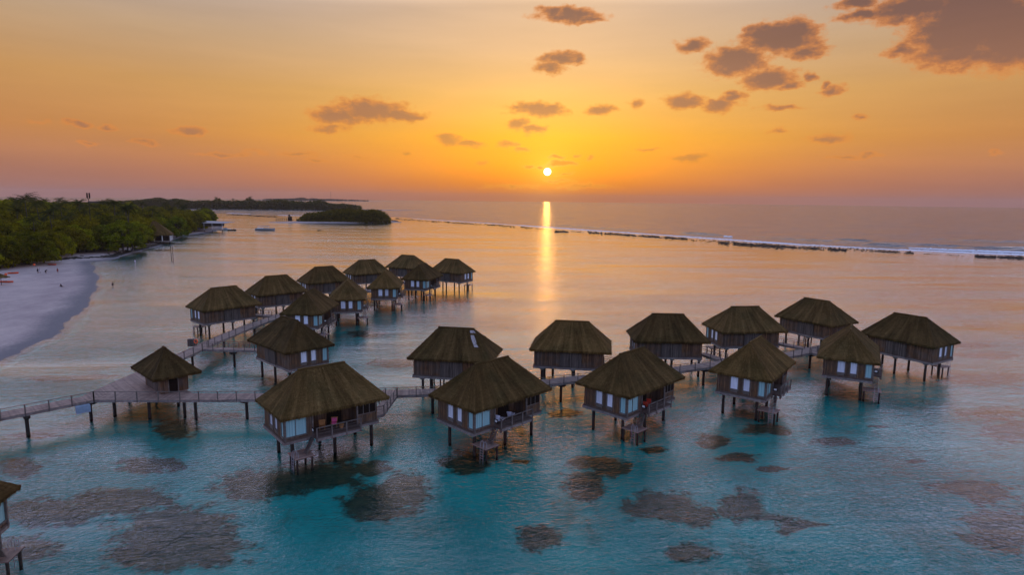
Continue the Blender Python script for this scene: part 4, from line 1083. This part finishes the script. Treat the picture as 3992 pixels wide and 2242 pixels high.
for (x0, x1, y0, y1, n) in ((885, 1080, 836, 846, 150), (1525, 1560, 858, 865, 20)):
    for _ in range(n): t_ = rr.random(); rock(rk, at(x0 + (x1 - x0) * t_, y0 + (y1 - y0) * t_ + rr.gauss(0, 1.0)), 1.3 * rr.uniform(.4, 1))
tag(rk.build('rock_bar', M_ROCK, None), 'low dark rock bar left of the small islet', 'rocks', kind='stuff')
def foam(name, seg, label):
    """broken white water: a low, uneven ridge with ragged edges"""
    mb = MB()
    for (x0, x1, off, w0, w1, hh) in seg:
        n = int((x1 - x0) / 4); rows = []
        for i in range(n + 1):
            t_ = x0 + (x1 - x0) * i / n; c = at(t_, along(t_) + off); c2 = at(t_ + 5, along(t_ + 5) + off); d = (c2 - c).normalized(); nn = Vector((-d.y, d.x, 0))
            f = math.sin(math.pi * min(1, max(0, i / n)) ** .8) ** .35 if 0 < i < n else 0
            w_ = .72 * (w0 + (w1 - w0) * i / n) * f * (.8 + .35 * noise.noise(Vector((t_ * .05, off, 0)))); h = hh * (.7 + .5 * noise.noise(Vector((t_ * .09, 3, off)))) * f
            rows.append([c + nn * (w_ * k) + Vector((0, 0, .03 + h * math.cos(k * 3.0 * .5) ** 2 * (.8 + .5 * noise.noise(Vector((t_ * .2, k * 3, off)))))) + nn * noise.noise(Vector((t_ * .15, k * 5, 1))) * w_ * .25 for k in np.linspace(-1, 1, 7)])
        o_ = len(mb.v)
        for r_ in rows: mb.v += [tuple(p) for p in r_]
        for i in range(n):
            for k in range(6): q_ = o_ + i * 7 + k; mb.f.append((q_, q_ + 1, q_ + 8, q_ + 7))
    return tag(mb.build(name, M_FOAM, None, smooth=True), label, 'surf', kind='stuff')
foam('surf_foam', [(1600, 2140, 0, 2.5, 3.0, .4), (2020, 2640, -1, 4.0, 5.0, .8), (2560, 3120, -1, 5, 4, .8), (2900, 3600, 1, 3, 4.5, .7), (3500, 4400, -1, 5.5, 6.5, .9), (3540, 4400, -9, 3.0, 4.0, 1.3), (2820, 2856, -13, 3, 4, 1.2),
                   (1080, 1180, -2, 5, 3, .5), (880, 980, -2, 4, 4, .4)], 'white line of breaking surf along the reef edge')
def swell(x0, x1, off, w_, h):
    mb = MB(); n = 40; rows = []
    for i in range(n + 1):
        t_ = x0 + (x1 - x0) * i / n; c = at(t_, along(t_) + off); c2 = at(t_ + 5, along(t_ + 5) + off); d = (c2 - c).normalized(); nn = Vector((-d.y, d.x, 0)); f = math.sin(math.pi * i / n) ** .7
        rows.append([c + nn * (w_ * k) + Vector((0, 0, -.05 + h * f * math.exp(-(k * 1.9) ** 2) - (0.1 if abs(k) == 1 else 0))) for k in np.linspace(-1, 1, 11)])
    for r_ in rows: mb.v += [tuple(p) for p in r_]
    for i in range(n):
        for k in range(10): q_ = i * 11 + k; mb.f.append((q_, q_ + 1, q_ + 12, q_ + 11))
    tag(mb.build('sea_swell', M_SEA, None, smooth=True), kind='structure')
for a_ in ((2640, 2830, -17, 9, 1.5), (3250, 3420, -27, 10, 1.6), (3350, 3560, -14, 9, 1.7), (3380, 4000, -24, 10, 1.3), (3700, 4400, -22, 10, 2.2), (2900, 3400, -20, 9, .9), (2000, 2560, -14, 9, .8), (3600, 4400, -50, 14, 1.2)): swell(*a_)

# ------------------------------------------------------------------ dark revetment along the shore
rk = MB(); path = [at(x, y) for x, y in ((222, 1022), (280, 1015), (345, 1012), (400, 1008), (440, 1004), (500, 986), (560, 972), (610, 958), (645, 948))]
for a, b in zip(path[:-1], path[1:]):
    L = (b - a).length; n = int(L * 7)
    for _ in range(n):
        p = a.lerp(b, rr.random()) + Vector((-abs(rr.gauss(0, 2.6)), rr.gauss(0, 1.0), 0)); o_ = len(rk.v); rock(rk, p, rr.uniform(.35, .9))
        h_ = max(0, gz(p.x, p.y)) - .1; rk.v[o_:] = [(x, y, z + h_) for x, y, z in rk.v[o_:]]
tag(rk.build('rock_revetment', M_ROCK, None), 'dark brown rock bank along the shore beyond the beach', 'rocks', kind='stuff')

# ------------------------------------------------------------------ waterside hall
hp = at(600, 952); HX, HY = hp.x - 4, hp.y + 9
hall = tag(empty('waterside_hall', (HX, HY, 1.6), R(24)), 'thatched open hall with white posts on the wooded shore', 'hall')
r_ = hip_roof(9.5, 7.5, 1.0, 3.6, 11.5, 31); r_.build('roof', M_THATCH, hall, recalc=False)
wing = hip_roof(7.0, 4.0, 4.0, 3.4, 8.2, 33); wing.v = [(x - 13, y + 2, z) for x, y, z in wing.v]; wing.build('wing_roof', M_THATCH, hall, recalc=False)
mb = MB(); mb.box(-9, 9, -7, 7, -.35, 0); mb.build('floor', M_BEAM, hall)
for i, x in enumerate((-8.5, -4.2, 0, 4.2, 8.5)):
    for y in (-6.6, 6.6):
        mb = MB(); mb.box(x - .22, x + .22, y - .22, y + .22, 0, 3.7); mb.build('post', M_WHITE, hall)
for y in (-2.2, 2.2):
    mb = MB(); mb.box(8.3, 8.7, y - .22, y + .22, 0, 3.7); mb.build('post', M_WHITE, hall)
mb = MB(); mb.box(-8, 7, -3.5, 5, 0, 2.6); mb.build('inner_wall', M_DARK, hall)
for x in (-3, 3, 8):
    mb = MB(); mb.tube((x, -6.5, -3), (x, -6.5, -.3), .35, .35, 8); mb.build('pile', M_PILE, hall)
mb = MB()
for i in range(9):
    q_ = at(540 + i * 9, 962 - i * 1.5, 2.0); mb.box(q_.x - .08, q_.x + .08, q_.y - .08, q_.y + .08, .8, 2.7)
    if i < 8:
        q2 = at(549 + i * 9, 960.5 - i * 1.5, 2.0)
        for z in (1.7, 2.2, 2.6): mb.beam((q_.x, q_.y, z), (q2.x, q2.y, z), .1, .1)
tag(mb.build('timber_fence', M_FRAME, None), 'low timber fence along the terrace left of the waterside hall', 'fence')

# ------------------------------------------------------------------ flat roofed dock
dk = at(848, 905); dx, dy = dk.x, dk.y
dock = tag(empty('dock_building', (dx, dy, 0), R(8)), 'flat roofed boat dock on posts at the island tip', 'dock')
mb = MB(); mb.add([(-24, -3, 7.2), (6.5, -4, 7.0), (12, 6, 7.9), (-18, 10, 8.4), (-24, -3, 7.5), (6.5, -4, 7.3), (12, 6, 8.2), (-18, 10, 8.7)], [(0, 1, 2, 3), (7, 6, 5, 4), (0, 4, 5, 1), (1, 5, 6, 2), (2, 6, 7, 3), (3, 7, 4, 0)]); mb.build('roof', M_TIN, dock)
mb = MB(); mb.box(-26, 5, -3, 4, 1.6, 2.4); mb.build('platform', M_BEAM, dock)
mb = MB(); mb.box(-16, 4.5, 2.6, 2.9, 4.6, 7.1); mb.build('back_wall', M_PANEL, dock)
for x in (-16, -9, -3, 4.6):
    mb = MB(); mb.tube((x, -2.8, -1), (x, -2.8, 1.6), .25, .25, 8); mb.build('pile', M_PILE, dock)
    mb = MB(); mb.tube((x, -2.6, 2.4), (x, -2.6, 7.1), .14, .14, 8); mb.build('post', M_WHITE, dock)
def on_dock(x, y, z):
    c_, s_ = math.cos(R(8)), math.sin(R(8)); return (dx + x * c_ - y * s_, dy + x * s_ + y * c_, z)
def crate(name, m_, x, w_, label, cat):
    mb = MB(); mb.box(-w_, w_, -1.2, 1.2, 0, 2.5); mb.box(-w_ - .1, w_ + .1, -1.3, 1.3, 2.5, 3.0); tag(mb.build(name, m_, None, on_dock(x, -.8, 2.4)), label, cat)
crate('covered_stall', M_GREEN, -21.5, 2.8, 'green covered stall on the dock platform', 'stall'); crate('covered_stall', M_BLUE, -15.5, 2.6, 'blue covered stall on the dock, right of the green one', 'stall')
mb = MB(); mb.box(-34, -25, -2.5, 3, -.5, 2.7)
sw = mb.build('sea_wall', M_BEAM, None, (dx, dy, 0)); tag(sw, 'grey sea wall between the trees and the dock', 'wall')
def small_boat(name, m_, loc, L, W_, rz, label, cat, top=None):
    r = tag(empty(name, loc, rz), label, cat); h = MB(); n = 9; rows = []
    for i in range(n + 1):
        t_ = i / n; x = -L / 2 + L * t_; w_ = W_ / 2 * (1 - max(0, (t_ - .45) / .55) ** 2.2) * (.8 + .2 * min(1, t_ * 4)); sh = .25 * max(0, t_ - .5) ** 2 * 4 * W_ * .4
        w_ = max(w_, .03); zt = W_ * .36 + sh
        rows.append([(x, -w_, zt), (x, -w_ * .8, W_ * .12), (x, 0, -W_ * .12 + sh * .6), (x, w_ * .8, W_ * .12), (x, w_, zt), (x, w_ * .9, zt - .05), (x, 0, W_ * .1 + sh * .5), (x, -w_ * .9, zt - .05)])
    for q_ in rows: h.v += q_
    for i in range(n):
        for k in range(8): h.f.append((i * 8 + k, i * 8 + (k + 1) % 8, (i + 1) * 8 + (k + 1) % 8, (i + 1) * 8 + k))
    h.f.append(tuple(range(8))); h.f.append(tuple(n * 8 + k for k in range(8))); h.build('hull', m_, r)
    return r
p = at(880, 898); b1 = small_boat('motor_boat', M_WHITE, (p.x, p.y, .1), 9, 2.6, R(5), 'white motor boat moored at the right end of the dock', 'boat')
mb = MB(); mb.box(-2, 1.2, -.9, .9, .9, 1.9); mb.build('cabin', M_BLUEGREY, b1)
p = at(905, 899); b2 = small_boat('work_boat', M_ROCK, (p.x, p.y, .1), 7, 2.2, R(0), 'dark open boat off the dock, right of the white one', 'boat')
mb = MB(); mb.tube((1.6, 0, .6), (1.6, 0, 1.9), .35, .25, 8); mb.build('engine', M_DARK, b2)
p = at(1034, 898); b3 = small_boat('tour_boat', M_TIN, (p.x, p.y, .2), 16.5, 4.2, R(2), 'long roofed tour boat moored alone in the lagoon', 'boat')
mb = MB(); mb.box(-6.3, 3.6, -1.7, 1.7, 3.5, 3.75); mb.build('canopy', M_BLUEGREY, b3)
mb = MB()
for x in (-6, -4, -2, 0, 2, 3.4):
    for y in (-1.55, 1.55): mb.tube((x, y, 1.3), (x, y, 3.5), .07, .07, 6)
mb.build('canopy_post', M_WHITE, b3)
mb = MB(); mb.box(-6.2, -1.6, -1.65, 1.65, 1.35, 2.1); mb.build('cabin', M_WHITE, b3)
mb = MB(); mb.box(-1.2, 2.8, -1.3, 1.3, 1.3, 1.75); mb.build('bench', M_BLUEGREY, b3)
# little watch hut and posts on the islet sandbank
p = at(1131, 864); wh = tag(empty('watch_hut', (p.x, p.y, .6)), 'tiny dark hut with a lookout on the sandbank left of the islet', 'hut'); wh.scale = (.6, .6, .66)
mb = MB(); mb.box(-3.4, 3.4, -2, 2, 0, 6.5); mb.build('wall', M_DARK, wh)
mb = MB(); mb.box(-5.5, 5.5, -3, 3, 1.5, 2.0); mb.build('balcony', M_PILE, wh)
mb = MB(); mb.add([(-3.9, -2.6, 6.5), (3.9, -2.6, 6.5), (3.9, 2.6, 6.5), (-3.9, 2.6, 6.5), (-1.5, 0, 8.6), (1.5, 0, 8.6)], [(0, 1, 5, 4), (2, 3, 4, 5), (0, 4, 3), (1, 2, 5), (3, 2, 1, 0)]); mb.build('roof', M_THATCH, wh)
mb = MB(); mb.box(-2.6, .4, -1, 1, 8.6, 10.4); mb.box(-3.6, 1.0, -1.6, 1.6, 10.4, 10.9); mb.build('lookout', M_DARK, wh)
mb = MB()
for px_ in range(1078, 1122, 8):
    q_ = at(px_, 862); mb.tube((q_.x, q_.y, -.5), (q_.x, q_.y, 2.9), .3, .3, 6)
q0, q1 = at(1076, 862), at(1122, 862); mb.beam((q0.x, q0.y, 2.9), (q1.x, q1.y, 2.9), .3, .35)
tag(mb.build('post_jetty', M_PILE, None), 'thin post jetty running left from the watch hut', 'jetty')
# two mooring poles
for px_, hh, lab in ((669, 6.6, 'left one of two dark mooring poles in the calm bay'), (676, 6.9, 'right and slightly taller mooring pole in the calm bay')):
    q_ = at(px_, 1016 + (2 if px_ > 670 else 0)); mb = MB(); mb.tube((0, 0, -1), (0, 0, hh), .15, .12, 8); tag(mb.build('mooring_pole', M_PILE, None, (q_.x, q_.y, 0)), lab, 'pole', 'two mooring poles in the bay')

# ------------------------------------------------------------------ the beach
def kayak(px_, py_, L, rz, lab):
    q_ = at(px_, py_, 1.2); z = gz(q_.x, q_.y); r = small_boat('kayak', M_ORANGE, (q_.x, q_.y, z + .15), L, 1.0, rz, lab, 'kayak', None); r['group'] = 'kayaks drawn up on the sand'
    mb = MB(); mb.box(-.6, .3, -.25, .25, .2, .36); mb.build('seat', M_DARK, r)
kayak(204, 1029, 3.6, R(-8), 'orange kayak on the sand under the trees, farthest along the beach')
kayak(22, 1104, 4.8, R(2), 'orange kayak beside the umbrella pole at the left edge')
kayak(52, 1069, 3.0, R(25), 'orange kayak half hidden under the trees behind the umbrella')
for px_, py_, lab in ((133, 1034, 'round orange buoy hanging at the tree edge behind the bathers'), (23, 1072, 'round orange buoy above the beach umbrella')):
    q_ = at(px_, py_, 2.0); mb = MB()
    for k in range(6):
        a0, a1 = math.pi * k / 6 - math.pi / 2, math.pi * (k + 1) / 6 - math.pi / 2
        mb.tube((0, 0, .45 * math.sin(a0)), (0, 0, .45 * math.sin(a1)), max(.02, .45 * math.cos(a0)), max(.02, .45 * math.cos(a1)), 10)
    tag(mb.build('buoy', M_ORANGE, None, (q_.x, q_.y, 2.2)), lab, 'buoy', 'orange buoys along the tree edge')
q_ = at(6, 1112, 1.3); z = gz(q_.x, q_.y); um = tag(empty('beach_umbrella', (q_.x, q_.y, z)), 'dark thatched beach umbrella at the left picture edge', 'umbrella')
mb = MB(); mb.tube((0, 0, 0), (0, 0, 2.9), .09, .07, 8); mb.build('pole', M_BARK, um)
mb = MB(); n = 20
mb.v = [(0, 0, 3.5)] + [(2.3 * math.cos(6.283 * i / n), 2.3 * math.sin(6.283 * i / n), 2.35 - .15 * (i % 2)) for i in range(n)] + [(0, 0, 3.1)]
mb.f = [(0, 1 + i, 1 + (i + 1) % n) for i in range(n)] + [(n + 1, 1 + (i + 1) % n, 1 + i) for i in range(n)]; mb.uv = [(v_[0], v_[1]) for v_ in mb.v]; mb.build('canopy', M_THATCH, um)

# ------------------------------------------------------------------ people
def person(px_, py_, pose, cloth, label, yaw=0.0, zz=None, s=1.0):
    q_ = at(px_, py_, .9 if zz is None else zz); z = gz(q_.x, q_.y) if zz is None else zz
    r = tag(empty('person', (q_.x, q_.y, z), yaw), label, 'person', 'people on the beach and in the shallows'); r.scale = (s, s, s)
    J = dict(pel=(0, 0, .95), wai=(0, 0, 1.1), che=(0, 0, 1.36), nek=(0, 0, 1.5), hed=(0, 0, 1.66), top=(0, 0, 1.76),
             hl=(0, .1, .9), kl=(.04, .11, .5), al=(0, .12, .09), fl=(.16, .13, .03), hr=(0, -.1, .9), kr=(.04, -.11, .5), ar=(-.02, -.12, .09), fr=(.14, -.13, .03),
             sl=(0, .19, 1.42), el=(.02, .25, 1.13), wl=(.1, .25, .88), ml=(.14, .25, .78), sr=(0, -.19, 1.42), er=(.02, -.25, 1.13), wr=(.1, -.25, .88), mr=(.14, -.25, .78))
    if pose == 'bend':
        J.update(pel=(-.18, 0, .82), wai=(-.1, 0, .94), che=(.16, 0, 1.14), nek=(.28, 0, 1.22), hed=(.4, 0, 1.28), top=(.49, 0, 1.31), hl=(-.18, .1, .78), hr=(-.18, -.1, .78), kl=(.12, .12, .46), kr=(.08, -.12, .46),
                 al=(-.04, .12, .09), ar=(-.06, -.12, .09), sl=(.2, .19, 1.18), sr=(.2, -.19, 1.18), el=(.42, .22, 1.02), er=(.42, -.22, 1.02), wl=(.6, .18, .92), wr=(.6, -.18, .94), ml=(.68, .17, .9), mr=(.68, -.17, .92))
    if pose == 'sit':
        J.update(pel=(0, 0, .14), wai=(-.04, 0, .28), che=(-.08, 0, .54), nek=(-.06, 0, .68), hed=(-.04, 0, .84), top=(-.04, 0, .94), hl=(.04, .1, .13), hr=(.04, -.1, .13), kl=(.46, .13, .25), kr=(.46, -.13, .22), al=(.86, .12, .09), ar=(.88, -.13, .09),
                 fl=(.92, .13, .2), fr=(.94, -.14, .2), sl=(-.08, .19, .6), sr=(-.08, -.19, .6), el=(.0, .26, .36), er=(-.2, -.25, .34), wl=(.24, .2, .26), wr=(-.3, -.25, .1), ml=(.32, .18, .26), mr=(-.34, -.27, .04))
    if pose == 'walk':
        J.update(kl=(.16, .11, .52), al=(.22, .12, .1), fl=(.38, .13, .05), kr=(-.06, -.11, .5), ar=(-.3, -.12, .14), fr=(-.16, -.13, .05), el=(-.1, .24, 1.14), wl=(-.08, .25, .9), ml=(-.06, .25, .8), er=(.12, -.24, 1.14), wr=(.28, -.22, .94), mr=(.34, -.21, .86))
    E_ = [('pel', 'wai'), ('wai', 'che'), ('che', 'nek'), ('nek', 'hed'), ('hed', 'top'), ('pel', 'hl'), ('hl', 'kl'), ('kl', 'al'), ('al', 'fl'), ('pel', 'hr'), ('hr', 'kr'), ('kr', 'ar'), ('ar', 'fr'), ('che', 'sl'), ('sl', 'el'), ('el', 'wl'), ('wl', 'ml'), ('che', 'sr'), ('sr', 'er'), ('er', 'wr'), ('wr', 'mr')]
    RAD = dict(pel=.15, wai=.13, che=.155, nek=.06, hed=.1, top=.08, h=.095, k=.062, a=.04, f=.035, s=.065, e=.045, w=.03, m=.035)
    ks = list(J); me = bpy.data.meshes.new('body'); me.from_pydata([J[k] for k in ks], [(ks.index(a), ks.index(b)) for a, b in E_], [])
    o = bpy.data.objects.new('body', me); C.objects.link(o); o.parent = r; me.materials.append(M_SKIN)
    md = o.modifiers.new('skin', 'SKIN'); sv = me.skin_vertices[0].data
    for i, k in enumerate(ks): q2 = RAD.get(k, RAD.get(k[0])); sv[i].radius = (q2, q2); sv[i].use_root = (k == 'pel')
    o.modifiers.new('sub', 'SUBSURF').levels = 1
    def V(k): return Vector(J[k])
    c = MB(); c.tube(V('pel') - (V('wai') - V('pel')) * .8, V('che'), .185, .2, 10); c.tube(V('che'), V('nek'), .2, .1, 10)
    c.tube(V('hl'), V('hl').lerp(V('kl'), .7), .13, .11, 8); c.tube(V('hr'), V('hr').lerp(V('kr'), .7), .13, .11, 8)
    c.build('clothing', M_CLOTH[cloth], r)
    h = MB(); u = (V('top') - V('nek')).normalized(); h.tube(V('hed') - Vector((.03, 0, 0)), V('top') + u * .02, .115, .09, 10); h.tube(V('top') + u * .02, V('top') + u * .06, .09, .03, 10); h.build('hair', M_HAIR, r)
person(148, 1066, 'stand', 'dark', 'leftmost person standing on the sand near the trees', R(-90))
person(155, 1065, 'walk', 'white', 'person in pale clothes standing close beside the leftmost one', R(200))
person(179, 1066, 'bend', 'dark', 'person in dark clothes bending forward in the middle of the beach group', R(0))
person(225, 1061, 'stand', 'red', 'slim person standing alone right of the bending one', R(-60))
person(238, 1114, 'sit', 'dark', 'person sitting on the open sand in dark clothes', R(-10))
person(440, 1122, 'walk', 'dark', 'dark silhouetted person wading off the end of the beach', R(-90), zz=-.35)
person(527, 1027, 'walk', 'white', 'person in a white top wading far out in the green bay', R(90), zz=-.5)

# ------------------------------------------------------------------ evening haze over the water
hz_m = bpy.data.materials.new('evening_haze'); hz_m.use_nodes = True; ht = NT(hz_m.node_tree); ht.n.clear()
pvn = ht.new('ShaderNodeVolumePrincipled'); pvn.inputs['Color'].default_value = (0.86, 0.74, 0.68, 1); pvn.inputs['Density'].default_value = 0.00006
pvn.inputs['Anisotropy'].default_value = 0.35
ho_ = ht.new('ShaderNodeOutputMaterial'); ht.l.new(pvn.outputs[0], ho_.inputs['Volume'])
hb = MB(); hb.box(-6700, 6700, -2500, 6700, -4, 72); hz_o = hb.build('haze', hz_m); tag(hz_o, kind='stuff')
